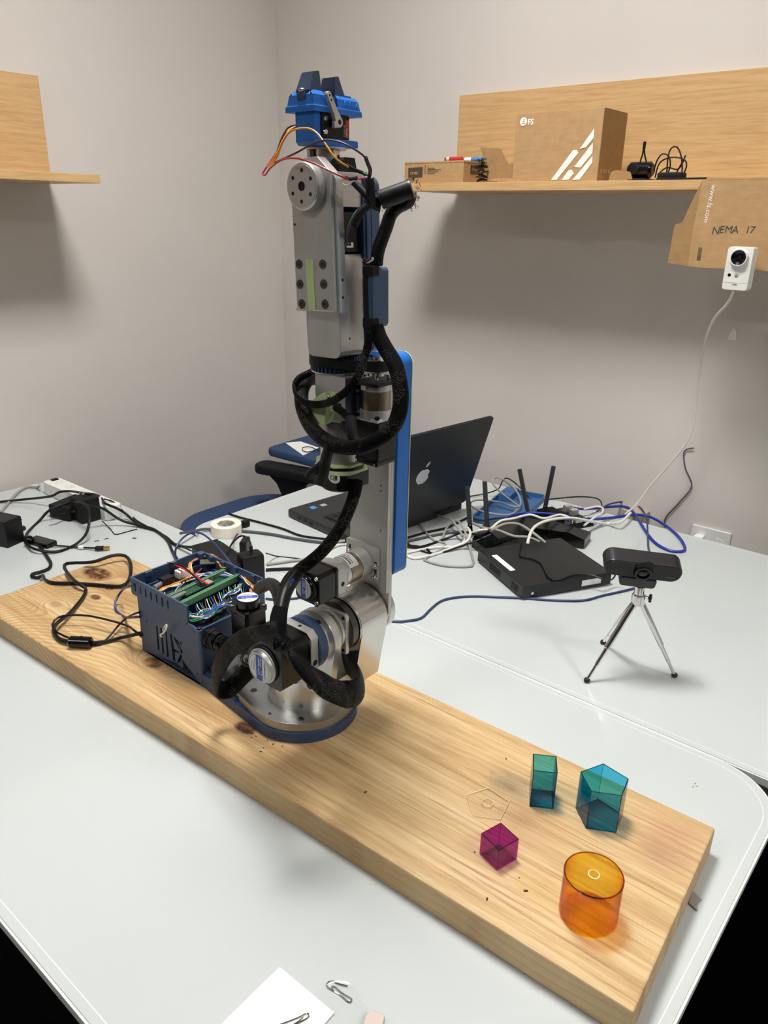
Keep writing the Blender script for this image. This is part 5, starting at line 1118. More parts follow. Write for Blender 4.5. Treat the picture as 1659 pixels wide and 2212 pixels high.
g4 = rp('gearmotor_head', join(cyl(pc_ + (.5095,), UZ, .0172, 0, .007, .0004, 48), box(pc_[0] - .0195, pc_[0] - .0155, pc_[1] - .0015, pc_[1] + .0045, .511, .5166)), alu)
rp('gearbox_ring', cyl(pc_ + (.4885,), UZ, .0166, 0, .021, .0003, 48), bronze)
rp('gearbox_base', join(cyl(pc_ + (.478,), UZ, .0176, 0, .0105, .0004, 48), box(pc_[0] - .0165, pc_[0] + .0165, pc_[1] - .0165, pc_[1] + .0165, .4765, .480, .0008)), alu)
for sx, sy in ((-1, 1), (-1, -1), (1, -1)): rp('cap_screw', cyl((pc_[0] + sx * .0148, pc_[1] + sy * .0148, .480), UZ, .0028, 0, .004), blk)
gm = rp('gearmotor_body', box(pc_[0] - .0155, pc_[0] + .0155, pc_[1] - .0175, pc_[1] + .0175, .434, .4765, .0015), motor_b)
rp('motor_end', box(pc_[0] - .0165, pc_[0] + .0165, pc_[1] - .0165, pc_[1] + .0165, .4265, .4345, .002), blkg, gm)
for sy in (-1, 1): rp('screw', cyl((pc_[0] - .0166, pc_[1] + sy * .013, .4305), NX, .0016, 0, .001), chrome, gm)
# ---- lower elbow stack
es = (.631, .588)
lb = rp('elbow_cylinder', cyl(es + (.440,), UZ, .0305, 0, .0305, .0008, 72), alu_p)
p = onx(706, 939, .6005); rp('set_screw_hole', cyl(p, NX, .0018, -.001, .0008), hole_m, lb)
p = onx(696, 923, .6015); rp('marker_smudge', cyl(p, NX, .0028, -.0008, .0006, seg=7), ink, lb)
rp('cylinder_step', cyl(es + (.4180,), UZ, .0240, 0, .022, .0005, 48), alu)
z0_ = .4105
def oct_(h, c): return [(es[0] - h, es[1] - h + c), (es[0] - h, es[1] + h - c), (es[0] - h + c, es[1] + h), (es[0] + h - c, es[1] + h), (es[0] + h, es[1] + h - c), (es[0] + h, es[1] - h + c), (es[0] + h - c, es[1] - h), (es[0] - h + c, es[1] - h)]
rp('spacer_ring', prism(oct_(.0275, .014), 'z', .4150, .4180, bev=.0005), mint)
rp('spacer_gap', cyl(es + (.4105,), UZ, .0270, 0, .0046, .0003, 48), blk)
rp('spacer_ring', prism(oct_(.0278, .012), 'z', .4065, .4105, bev=.0005), mint)
lm = rp('wrist_motor', prism(oct_(.027, .008), 'z', .388, .4066, bev=.0012), motor_b)
rp('motor_end_cap', cyl(es + (.3835,), UZ, .0235, 0, .005, .002, 40), blkg, lm)
p = onx(721, 1032, es[0] - .0271); rp('approval_sticker', prism(circ(p[1], p[2], .0092, 28, .0068), 'x', p[0], p[0] + .0008), lbl_w, lm)
lettering('CE', .0075, (p[0] - .0003, p[1] + .006, p[2] - .003), (0, -1, 0), UZ, ink, lm, .0001); rp('bin_mark', join(box(p[0] - .0003, p[0], p[1] - .0055, p[1] - .002, p[2] - .002, p[2] - .0014), box(p[0] - .0003, p[0], p[1] - .006, p[1] - .0015, p[2] + .0025, p[2] + .0031), box(p[0] - .0003, p[0], p[1] - .0052, p[1] - .0023, p[2] - .001, p[2] + .0022)), ink, lm)
# mint bracket on the elbow
gq = [onx(x, y, .598) for x, y in ((672, 868), (706, 847), (713, 846), (713, 880), (709, 914), (704, 917), (676, 908), (671, 885))]
mg = rp('cable_guide', prism([(p[1], p[2]) for p in gq], 'x', .592, .6018, bev=.0008), mint)
gq2 = [onx(x, y, .6) for x, y in ((713, 846), (729, 848), (724, 890), (712, 914), (704, 917), (709, 880))]
rp('guide_wall', prism([(p[1], p[2]) for p in gq2], 'x', .5975, .6018, bev=.0005), mint, mg)
rp('guide_slot', box(.5910, .5932, *sorted((onx(733, 875, .59)[1], onx(722, 875, .59)[1])), *sorted((onx(726, 885, .59)[2], onx(726, 872, .59)[2]))), hole_m, mg)
for x, y in ((709, 858), (682, 870)): rp('screw', ball(onx(x, y, .5915), .0024, (.6, 1, 1), 12), chrome, mg)
# ---------------------------------------------------------------- forearm (leans slightly towards +Y)
PIV = Vector((.625, .592, .52)); TL = -.043
TF = rotx(PIV, TL); TFi = TF.inverted()
def fo(px, py, x): return TFi @ Vector(onx(px, py, x))
def fp_(name, bm, m, parent=None, smooth=35): return rp(name, xf(bm, TF), m, parent, smooth)
q0 = fo(664, 740, .597); q1 = fo(735, 740, .597); qb = fo(700, 772, .597)
fy0, fy1 = q1.y, q0.y; fzb = qb.z
fb_ = fp_('forearm_body', prism(rrect(fy0, fy1, fzb, .646, .009, 8), 'x', .597, .637, bev=.0004), alu)
fbr = fp_('forearm_side', join(prism([(fy0 - .0004, fzb + .012), (fy0 - .0004, .640), (fy0 + .003, .646), (fy0 + .003, fzb + .006)], 'x', .5975, .638)), alu, fb_)
p = fo(749, 728, .612); fp_('pin_hole', cyl((.6115, fy0, fzb + .020), (0, -1, 0), .0013, -.001, .0007), hole_m, fb_)
bk = fp_('forearm_back_cover', join(prism(rrect(fy0 - .004, fy1 + .004, fzb + .001, .722, .010, 8), 'x', .639, .660, bev=.0012)), pla_d)
fp_('cover_seam', prism(rrect(fy0 - .0043, fy1 + .0043, fzb + .0005, .7225, .010, 8), 'x', .6455, .6462), hole_m, bk)
fp_('forearm_inner_cover', prism(rrect(fy0 - .002, fy1 + .002, fzb + .003, .716, .009, 8), 'x', .6355, .640), pla_n, bk)
# front plate
a_ = fo(641, 669, .585); b_ = fo(722, 677, .585); tp = fo(652, 402, .575)
py0, py1, pzb = b_.y - .0006, a_.y, a_.z - .0005
dcn = Vector((0, tp.y - .0, tp.z))
slot = rrect(fo(677, 600, .585).y, fo(662, 600, .585).y, pzb - .001, fo(670, 560, .585).z, .0014, 3)
ppts = [(py1, pzb), (py1, dcn.z)] + [(dcn.y + (py1 - dcn.y) * math.cos(a), dcn.z + (py1 - dcn.y) * math.sin(a)) for a in np.linspace(0.15, PI / 2, 8)] + [(dcn.y - .012, dcn.z + (py1 - dcn.y)), (py0, dcn.z + .012), (py0, pzb)]
fpl = fp_('wrist_plate', prism(ppts, 'x', .5855, .5972, bev=.0006), alu_m)
slot_m = fp_('mint_slot_cover', prism(rrect(fo(678, 600, .585).y, fo(662, 600, .585).y, pzb - .0006, fo(670, 560, .585).z, .0018, 4), 'x', .5850, .590), mint, fpl)
fp_('plate_edge', prism([(py0, pzb), (py0, dcn.z + .010), (py0 - .0035, dcn.z + .006), (py0 - .0035, pzb - .001)], 'x', .5895, .5995, bev=.0005), mat('pale_aluminium', (196, 206, 210), .3, .8), fpl)
fp_('bottom_lip', box(.5835, .5856, py0 + .001, py1, pzb - .0002, pzb + .0022, .0008), alu_p, fpl)
for px, py in ((646, 571), (697, 571), (648, 614), (699, 614), (652, 656), (702, 657)):
    p = fo(px, py, .5853); s = fp_('flat_screw', lathe([(0, .0003), (.0016, .0003), (.0016, .0008), (.0042, .0010), (.0048, .0003), (.0048, 0), (0, 0)], p, NX, 28), steel_d, fpl)
    fp_('hex_recess', cyl((p.x - .0003, p.y, p.z), NX, .0016, 0, .0004, .0001, 6), hole_m, fpl)
for px, py in ((720, 605), (722, 643)): p = fo(px, py, .589); fp_('tapped_hole', cyl((.5945, py0 - .0035, p.z), (0, -1, 0), .0017, -.001, .0003), hole_m, fpl)
p = fo(637, 485, .5853); fp_('pin_hole', cyl(p, NX, .0012, 0, .0004), hole_m, fpl)
# wrist disc
dk = fp_('wrist_disc', lathe([(0, 0), (.0225, 0), (.0225, .009), (.0212, .0105), (0, .0105)], (.5855, dcn.y, dcn.z), NX, 64), alu)
fp_('disc_face', cyl((.5750, dcn.y, dcn.z), NX, .0196, 0, .0004, .0002, 56), alu_m, dk)
for k in range(6):
    a = math.radians(86 - 60 * k); fp_('bolt_hole', cyl((.5746, dcn.y - .0142 * math.cos(a) * 1, dcn.z + .0142 * math.sin(a)), NX, .0019, -.0003, .0003), hole_m, dk)
fp_('centre_bolt', join(ring((.5746, dcn.y, dcn.z), NX, .0028, .0044, 0, .0006), cyl((.5746, dcn.y, dcn.z), NX, .0028, -.0002, .0003)), blkm, dk)
# upper frame between plate and cover
ufz0 = fo(772, 462, .61).z
uf = fp_('wrist_side_plate', join(box(.5975, .6375, fy0 + .0005, fy0 + .004, .6915, .724, .0006), box(.5975, .602, fy0 + .004, fy1, .6915, .724, .0006)), alu)
fp_('wrist_frame', join(box(.602, .6355, fy1 - .006, fy1, .646, .724, .0006)), alu_m, uf)
fp_('pin_hole', cyl((.6045, fy0 + .0005, .695), (0, -1, 0), .0013, -.001, .0003), hole_m, uf)
wm = fp_('small_motor', join(box(.6015, .634, fy0 + .003, fy1 - .007, .648, .687, .001)), motor_b)
fp_('motor_seam', box(.6013, .6342, fy0 + .0028, fy1 - .0068, .6580, .6584), hole_m, wm)
fp_('wire_socket', box(.6125, .6225, fy0 + .0005, fy0 + .004, .6525, .6575, .0004), white_p, wm)
fp_('black_bracket', prism([(.6075, .722), (.6085, .731), (.616, .738), (.632, .738), (.636, .722)], 'y', fy0 + .004, fy0 + .020, bev=.0008), blkm)
wc = [mat('wire_green', (30, 130, 80), .5), mat('wire_red', (190, 40, 40), .5), mat('wire_blue', (40, 60, 170), .5), mat('wire_black', (22, 22, 24), .5)]
for k, m_ in enumerate(wc):
    rp('motor_wire', tube([onx(748 + 3 * k, 530, .605 + .002 * k), onx(749 + 3 * k - 2 * (k % 2), 515, .602), onx(750 + 3 * k, 498, .600), onx(757 + 4 * k, 478, .600), onx(770 + 3 * k, 455, .605), onx(786, 446, .612)], .0008, 6), m_)
# ---------------------------------------------------------------- wrist neck + gripper
nc = Vector(onx(705, 332, .625)); gx, gy = nc.x, nc.y
nk = rp('wrist_neck', join(cyl((gx, gy, .7330), UZ, .0138, 0, .0145, .0006, 48)), alu_p)
rp('clamp_slot', box(gx - .0155, gx - .009, gy + .003, gy + .0075, .7340, .7470, .0004), steel_d, nk)
rp('clamp_ear', box(gx - .0155, gx - .008, gy + .0080, gy + .0130, .7340, .7470, .001), alu, nk)
rp('set_screw_hole', cyl((gx + .004, gy - .0132, .7405), (.25, -.97, 0), .0022, -.001, .0006), hole_m, nk)
rp('tool_flange', cyl((gx, gy, .7470), UZ, .0205, 0, .0020, .0005, 56), mat('frosted_flange', (206, 204, 198), .25, .3))
gX0, gX1, gY0, gY1 = gx - .037, gx + .033, gy - .0195, gy + .0205
gr = rp('gripper_base', prism([(gX0 + .0075, .7490), (gX0 + .004, .7525), (gX0 + .004, .7790), (gX0 + .0125, .7790), (gX0 + .0125, .7565), (gX1 - .004, .7565), (gX1 - .002, .7555), (gX1 - .002, .7500)], 'y', gY0 + .0035, gY1 - .010, bev=.0004), pla_b)
rp('gripper_rear_wall', box(gX0 + .0125, gX1 - .006, gY1 - .014, gY1 - .011, .7565, .7790, .0004), pla_b, gr)
hz0, hz1, hz2 = .7785, .7935, .7975
def loft(polys):   # polys: [(z, [(x,y)..])]
    bm = bmesh.new(); rr_ = [[bm.verts.new((x, y, z)) for x, y in pl] for z, pl in polys]
    bm.faces.new(rr_[0]); bm.faces.new(rr_[-1])
    for A, B in zip(rr_, rr_[1:]):
        for i in range(len(A)): j = (i + 1) % len(A); bm.faces.new((A[i], A[j], B[j], B[i]))
    bmesh.ops.recalc_face_normals(bm, faces=bm.faces[:]); return bm
def ins_(d, x0, x1, y0, y1): return [(x0 + d, y0 + d), (x1 - d, y0 + d), (x1 - d, y1 - d), (x0 + d, y1 - d)]
gap0, gap1 = gx - .0175, gx - .0015
hd = rp('gripper_head', join(loft([(hz0, ins_(0, gX0, gX1, gY0, gY1)), (hz0 + .005, ins_(.0004, gX0, gX1, gY0, gY1)), (hz0 + .0055, ins_(.0012, gX0, gX1, gY0, gY1)), (.7850, ins_(.0016, gX0, gX1, gY0, gY1))]),
    loft([(.7850, ins_(.0016, gX0, gap0 + .0016, gY0, gY1)), (hz1, ins_(.0030, gX0, gap0 + .003, gY0, gY1)), (hz2, ins_(.0065, gX0, gap0 + .0045, gY0, gY1))]),
    loft([(.7850, ins_(.0016, gap1 - .0016, gX1, gY0, gY1)), (hz1 - .001, ins_(.0030, gap1 - .003, gX1, gY0, gY1)), (hz2 - .002, ins_(.0055, gap1 - .0055, gX1, gY0, gY1))])), pla_b, None, 20)
rp('rail_slot', box(gX0 + .004, gX1 - .004, gY0 + .012, gY1 - .012, hz2 - .0035, hz2 + .0006), pla_n, hd)
rp('slide_block', box(gX0 + .0013, gX0 + .006, gy - .006, gy + .005, .789, .7955, .0004), pla_n, hd)
rp('slide_screw', ball((gX0 + .0035, gy, .7975), .0034, (1, 1, .6)), chrome, hd)
for y in (gY0 + .006, gY1 - .007): rp('screw', ball((gX0 + .0022, y, .7945), .0013, (1, 1, 1), 8), chrome, hd)
rp('slider', box(gap0 + .0005, gap0 + .0045, gY0 + .0015, gY0 + .008, .784, .797, .0004), grey_p, hd)
rp('slider', box(gap1 - .009, gap1 - .002, gY0 + .003, gY1 - .004, .784, .7935, .0004), pla_n, hd)
lettering('A.R.4', .0088, (gap1 + .0085, gY0 + .0016, .7865), (1, 0, -.04), (0, 0.15, 1), mat('pale_blue_mark', (40, 132, 210), .4), hd, .0004, name='embossed_lettering', spacing=1.15)
# fingers: tapering wedges
def finger(x0, x1, slant_l, slant_r, y0, y1, z0, z1, rec):
    bm = bmesh.new()
    lo = [(x0, y0, z0), (x1, y0, z0), (x1, y1, z0), (x0, y1, z0)]; hi = [(x0 + slant_l, y0 + .002, z1 - .0015), (x1 - slant_r, y0 + .002, z1), (x1 - slant_r, y1 - .003, z1), (x0 + slant_l, y1 - .003, z1 - .0015)]
    A = [bm.verts.new(p) for p in lo]; B = [bm.verts.new(p) for p in hi]
    bm.faces.new(A); bm.faces.new(B)
    for i in range(4): j = (i + 1) % 4; bm.faces.new((A[i], A[j], B[j], B[i]))
    bmesh.ops.recalc_face_normals(bm, faces=bm.faces[:]); bmesh.ops.bevel(bm, geom=bm.edges[:], offset=.0008, segments=2, affect='EDGES'); return bm
dn = mat('dark_navy_plastic', (50, 66, 92), .45, var=.1, vscale=60, bump=.4, bscale=120)
rp('finger', finger(gx - .0325, gx - .0165, .0065, .0012, gY0 + .0085, gY1 - .0095, hz2 - .001, .8155, 0), dn, None, 20)
rp('finger', finger(gx + .0010, gx + .0180, .0012, .0085, gY0 + .0085, gY1 - .0095, hz2 - .003, .8140, 0), dn, None, 20)
# servo
svx = ony(755, 270, gY0 + .003)[0]
sv = rp('servo', box(gX0 + .0135, svx, gY0 + .0032, gY1 - .015, .7568, .7783, .0006), blk)
rp('servo_ear', box(gX0 + .0128, gX0 + .021, gY0 + .0020, gY0 + .0045, .7568, .7783, .0006), blkm, sv)
for z in (.7615, .7735): rp('screw', lathe([(0, .0018), (.0022, .0016), (.0028, .0004), (.0028, 0), (0, 0)], (gX0 + .0175, gY0 + .0020, z), (0, -1, 0), 18), chrome, sv)
for z in (.7605, .773): rp('screw', cyl((svx, gY0 + .0075, z), PX, .0018, 0, .0015), chrome, sv)
sl = gY0 + .0031
rp('servo_label', box(svx - .0060, svx - .0008, sl - .0003, sl, .7585, .7745), red_m, sv)
lettering('DIGITAL', .0022, (svx - .0012, sl - .0005, .7595), (0, 0, 1), (-1, 0, 0), ink, sv, .0001); lettering('DS3218', .0034, (svx - .0064, sl - .0002, .7590), (0, 0, 1), (-1, 0, 0), mat('pale_print', (180, 180, 176), .5), sv, .0001)
lettering('20KG', .0030, (svx - .0036, sl - .0005, .7595), (0, 0, 1), (-1, 0, 0), inkw, sv, .0001)
hc_ = Vector(ony(731, 264, gY0 - .005)); ht_ = Vector(ony(709, 204, gY0 - .005)); hc_.y = ht_.y = gY0; hdv = (ht_ - hc_); hu = hdv.normalized()
hn = hull([(hc_.x + .0050 * math.cos(a), hc_.z + .0050 * math.sin(a)) for a in np.linspace(0, 2 * PI, 20)] + [(hc_.x + hdv.x * .35 + .0032 * math.cos(a), hc_.z + hdv.z * .35 + .0032 * math.sin(a)) for a in np.linspace(0, 2 * PI, 12)])
hn2 = hull([(hc_.x + .0036 * math.cos(a), hc_.z + .0036 * math.sin(a)) for a in np.linspace(0, 2 * PI, 12)] + [(ht_.x + .0029 * math.cos(a), ht_.z + .0029 * math.sin(a)) for a in np.linspace(0, 2 * PI, 16)])
hrn = rp('servo_horn', join(prism(hn, 'y', gY0 - .0068, gY0 - .0022, bev=.0005), prism(hn2, 'y', gY0 - .0066, gY0 - .0024, bev=.0005), box(hc_.x - .0068, hc_.x - .001, gY0 - .0066, gY0 - .0022, hc_.z - .0055, hc_.z + .0005, .0006)), alu)
rp('horn_hub', join(cyl((hc_.x, gY0 - .0066, hc_.z), (0, -1, 0), .0026, -.001, .0004), cyl((hc_.x, gY0 + .0035, hc_.z), (0, -1, 0), .003, 0, .006)), blkm, hrn)
for f_ in (.80, .97): q_ = hc_ + hdv * f_; rp('horn_hole', cyl((q_.x, gY0 - .0067, q_.z), (0, -1, 0), .0011, -.001, .0002), hole_m, hrn)
# servo wires
orange = mat('wire_orange', (222, 150, 32), .45); brown = mat('wire_brown', (62, 26, 24), .45); redw = mat('wire_crimson', (196, 34, 48), .4)
def wire(name, pts, r, m): return rp(name, tube([onx(*p) for p in pts], r, 8 if r < .003 else 14, .004), m)
wire('servo_wire', [(638, 274, .604), (627, 280, .598), (610, 305, .588), (596, 335, .582), (584, 352, .58), (578, 360, .58), (584, 356, .576), (598, 340, .572), (610, 308, .570), (625, 286, .568), (645, 278, .566), (668, 278, .565), (685, 288, .564), (702, 310, .563), (725, 342, .566), (748, 358, .575), (762, 366, .585)], .0009, orange)
wire('servo_wire', [(638, 271, .604), (622, 276, .600), (608, 300, .592), (596, 335, .588), (590, 350, .584), (605, 346, .572), (640, 330, .564), (675, 311, .560), (705, 303, .560), (735, 307, .562), (765, 322, .568), (790, 342, .578), (800, 372, .59), (800, 378, .592)], .0009, brown)
wire('servo_wire', [(638, 276, .604), (618, 288, .600), (600, 325, .592), (582, 352, .586), (569, 372, .582), (567, 377, .580), (574, 377, .576), (585, 362, .570), (610, 345, .564), (640, 342, .562), (675, 352, .562), (710, 368, .565), (745, 384, .572), (760, 388, .58), (790, 384, .588)], .0009, redw)
wire('wire_sleeve', [(748, 356, .577), (765, 366, .583), (780, 372, .59), (792, 377, .594)], .0017, blkm)
wire('wire_sleeve', [(744, 383, .573), (757, 387, .578), (772, 384, .584)], .0016, blkm)
wire('wire_sleeve', [(790, 340, .578), (794, 352, .584), (800, 368, .59), (797, 385, .594)], .0018, blkm)
wire('white_thread', [(765, 390, .578), (755, 398, .577), (745, 400, .577), (738, 392, .577), (742, 384, .577)], .0004, white_c)
wire('green_wire', [(780, 372, .59), (790, 376, .592), (796, 380, .594)], .0009, wc[0])
# black conduit at the wrist
wire('flat_sleeve', [(797, 382, .596), (800, 400, .6), (801, 425, .604), (808, 442, .61), (822, 446, .615)], .0046, blk)
wire('flat_sleeve', [(764, 394, .600), (778, 408, .602), (795, 425, .604), (805, 438, .606)], .0033, blkm)
wire('flat_sleeve', [(815, 428, .612), (800, 440, .606), (785, 452, .60), (772, 470, .597), (766, 488, .597)], .0042, blkm)
c0_ = Vector(onx(822, 432, .615)); c1_ = Vector(onx(890, 408, .632))
cd_ = rp('cable_conduit', lathe([(0, 0), (.0086, 0), (.0090, .002), (.0092, (c1_ - c0_).length - .002), (.0086, (c1_ - c0_).length), (0, (c1_ - c0_).length)], c0_, c1_ - c0_, 28), mat('shrink_tube', (17, 17, 19), .42, spec=.35))
bms = []
for k in range(120):      # frayed mesh ends
    c = c1_ if k % 2 else (c0_ * .15 + c1_ * .85); a = random.uniform(0, 2 * PI); rr = .0095
    o = Vector((random.uniform(-.004, .004), math.cos(a) * rr * .8, math.sin(a) * rr)) if k % 2 else Vector((0, random.uniform(-.012, .012), -.010 + random.uniform(-.006, .002)))
    d = Vector((random.uniform(-.002, .002), random.uniform(-.0025, .0025), random.uniform(-.004, .002)))
    bms.append(tube([c + o, c + o + d * .5, c + o + d], .0003, 4, .01))
for k in range(26):
    a = random.uniform(0, 2 * PI); o = Vector((random.uniform(-.003, .003), math.cos(a) * .010, math.sin(a) * .010)); d = Vector((0, random.uniform(-.002, .002), random.uniform(-.003, .001))); bms.append(tube([c0_ + o, c0_ + o + d], .0003, 4, .01))
fr_ = rp('frayed_mesh', join(*bms), blk, None, 0); fr_['kind'] = 'stuff'
wire('tape_wrapped_cable', [(886, 418, .634), (880, 436, .636), (862, 445, .636), (845, 462, .634), (835, 490, .63), (824, 520, .626), (816, 545, .624), (813, 572, .624)], .0068, mat('shiny_tape', (9, 9, 10), .42, bump=.5, bscale=150, spec=.3))
# side cable clip on the forearm
cc1 = [onx(x, y, .628) for x, y in ((806, 574), (824, 578), (824, 706), (806, 710))]
cx0 = .612
cl = rp('cable_cover', xf(prism([(cc1[0][1], cc1[0][2]), (cc1[1][1] + .002, cc1[1][2]), (cc1[1][1], cc1[1][2] - .003), (cc1[2][1], cc1[2][2] + .003), (cc1[2][1] + .002, cc1[2][2]), (cc1[3][1], cc1[3][2])], 'x', .615, .640, bev=.0012), Matrix.Identity(4)), pla_d)
wire('cable_bundle', [(797, 560, .620), (797, 600, .620), (798, 650, .620), (800, 700, .620), (803, 715, .62)], .0060, blkm)
for y in (585, 698): p = Vector(onx(795, y, .613)); rp('zip_tie_head', box(p.x - .001, p.x + .010, p.y - .007, p.y + .007, p.z - .005, p.z + .005, .001), blkm)
wire('wire_end', [(784, 566, .617), (793, 564, .614), (801, 560, .612), (803, 557, .612)], .0013, brown); wire('wire_end', [(788, 568, .617), (797, 566, .614), (804, 561, .612), (805, 556, .612)], .0013, white_c)
# ---------------------------------------------------------------- braided hoses
def hose(name, pts, r, rx=None, hint=None, m=None, sides=18, taper=None): return rp(name, tube([onx(*p) for p in pts], r, sides, .004, rx=rx, hint=hint, taper=taper), m or sleeve)
hose('braided_hose', [(812, 706, .620), (819, 728, .618), (834, 755, .612), (852, 785, .604), (862, 820, .598), (866, 860, .594), (860, 900, .588), (842, 930, .580), (812, 952, .572), (775, 965, .568), (735, 965, .568), (700, 950, .572), (672, 922, .580), (655, 885, .590), (651, 850, .604), (660, 826, .622), (672, 818, .644), (692, 818, .672)], .0082)
hose('braided_hose', [(800, 712, .607), (796, 740, .603), (788, 772, .598), (778, 803, .588), (755, 838, .580), (722, 864, .578), (690, 874, .580), (660, 870, .582), (641, 855, .585), (636, 836, .592), (646, 818, .602), (668, 806, .615), (690, 795, .64), (710, 792, .66)], .0022, .0042, (0, .35, 1))
hose('short_sleeve', [(726, 880, .588), (740, 890, .580), (754, 905, .575), (760, 920, .573)], .0042)
shiny = MATS['shiny_tape']
wire('tape_wrap', [(758, 900, .576), (758, 925, .572), (764, 948, .572), (776, 962, .574)], .0060, blkm)
wire('tape_wrap', [(742, 918, .582), (752, 928, .578), (760, 935, .576)], .0050, blkm)
wire('tape_wrap', [(710, 972, .570), (704, 992, .566), (700, 1015, .564), (694, 1040, .566)], .0062, blkm); wire('tape_wrap', [(700, 1000, .566), (688, 1010, .562), (672, 1022, .560), (668, 1030, .56)], .0050, shiny)
wire('blue_wire_end', [(690, 1005, .57), (688, 1025, .572), (688, 1036, .572)], .0028, mat('wire_blue2', (50, 100, 150), .5))
wire('tape_wrap', [(712, 960, .566), (706, 985, .563), (703, 1000, .563)], .0050, blkm)
hose('braided_hose', [(771, 1040, .625), (766, 1065, .615), (756, 1095, .602), (740, 1130, .590), (718, 1165, .578), (692, 1195, .566), (662, 1220, .556), (640, 1236, .550), (625, 1252, .540), (616, 1268, .532)], .0058, .0075, (0, 1, .3))
wire('tape_wrap', [(646, 1232, .548), (632, 1252, .540), (618, 1275, .528), (610, 1300, .515), (606, 1320, .505)], .0080, shiny)
wire('tape_wrap', [(560, 1272, .560), (578, 1262, .552), (592, 1266, .540), (602, 1284, .525), (607, 1308, .512)], .0078, shiny)
wire('blue_wire_end', [(620, 1262, .530), (632, 1254, .534), (636, 1250, .54)], .0014, blue_c)
big = hose('wide_braided_sleeve', [(606, 1312, .500), (601, 1345, .486), (608, 1378, .474), (624, 1408, .472), (650, 1440, .478), (684, 1470, .492), (716, 1490, .508), (744, 1500, .530), (768, 1496, .552), (779, 1480, .575), (774, 1462, .598), (762, 1446, .616), (750, 1432, .632), (744, 1410, .64)], .0048, .0155, lambda t: (0.0, .95 - t * .9, .5 + t * .9) if t < .5 else (.1, .3, 1.0), sides=22, taper=lambda t: min(1.0, .52 + t * 2.2))
hose('wide_braided_sleeve', [(592, 1362, .498), (560, 1366, .500), (528, 1380, .504), (500, 1400, .506), (478, 1432, .508), (467, 1462, .512), (472, 1486, .520), (492, 1490, .532), (514, 1470, .540), (536, 1448, .545), (560, 1425, .552)], .0050, .0120, (.1, .4, 1.0), sides=22, taper=lambda t: min(1.0, .55 + t * 1.8))
hose('braided_hose', [(474, 1384, .590), (492, 1390, .582), (515, 1398, .575), (545, 1400, .565)], .0085, .0095, (0, 0, 1))
wire('motor_lead', [(565, 1425, .535), (545, 1408, .520), (528, 1412, .515), (522, 1425, .515), (530, 1436, .52), (548, 1440, .53)], .0020, blk)
wire('motor_lead', [(560, 1432, .535), (542, 1420, .522), (530, 1424, .518), (540, 1434, .52), (555, 1436, .53)], .0016, dgrey_c)
# ---------------------------------------------------------------- turret motor (vertical)
jx, jy = .6200, .7580
h3 = .0195
jm = rp('turret_motor', prism([(jx + a * h3 if abs(a) < 2 else 0, jy + b * h3) for a, b in ((-1, -.75), (-1, .75), (-.75, 1), (.75, 1), (1, .75), (1, -.75), (.75, -1), (-.75, -1))], 'z', .118, .160, bev=.0008), motor_b)
rp('motor_flange', prism([(jx + a * (h3 + .0012), jy + b * (h3 + .0012)) for a, b in ((-1, -.8), (-1, .8), (-.8, 1), (.8, 1), (1, .8), (1, -.8), (.8, -1), (-.8, -1))], 'z', .160, .1665, bev=.001), blkg, jm)
rp('motor_foot', prism([(jx + a * (h3 + .0012), jy + b * (h3 + .0012)) for a, b in ((-1, -.8), (-1, .8), (-.8, 1), (.8, 1), (1, .8), (1, -.8), (.8, -1), (-.8, -1))], 'z', .106, .118, bev=.001), blkg, jm)
rp('gearbox_adapter', join(box(jx - h3, jx + h3, jy - h3, jy + h3, .090, .106, .001), cyl((jx, jy, TH + .029), UZ, .0182, 0, .024)), alu_m, jm)
rp('end_cap', cyl((jx, jy, .1665), UZ, .0168, 0, .0135, .001, 48), blkg, jm)
rp('rating_label', cyl((jx, jy, .180), UZ, .0148, 0, .0003, .0001, 48), lbl_w, jm)
dA = Vector((.80, -.60, 0)); dB = Vector((.60, .80, 0)); cz = Vector((jx, jy, .1804))
bp0 = [cz + dA * a + dB * b for a, b in ((-.0138, -.0042), (.0138, -.0042), (.0143, -.001), (.0140, .0038), (-.0140, .0038), (-.0143, 0))]
rp('label_band', prism([(p.x, p.y) for p in bp0], 'z', .1803, .1805), lbl_b, jm, 0)
lettering('CE  RoHS', .0036, cz - dB * .0022 + dA * -.009 + Vector((0, 0, .0002)), dA, dB, inkw, jm, .0001); lettering('STEPPERONLINE', .0026, cz + dB * .006 - dA * .0105 + Vector((0, 0, 0)), dA, dB, ink, jm, .0001); lettering('Made in China', .0022, cz - dB * .0085 - dA * .008, dA, dB, ink, jm, .0001)
for sx in (-1, 1):
    for sy in (-1, 1): rp('screw', cyl((jx + sx * .0155, jy + sy * .0155, .1665), UZ, .0026, 0, .001, seg=16), chrome, jm)
rp('cable_socket', box(jx + .006, jx + .024, jy - h3 - .010, jy - h3, .120, .142, .003), blk, jm)
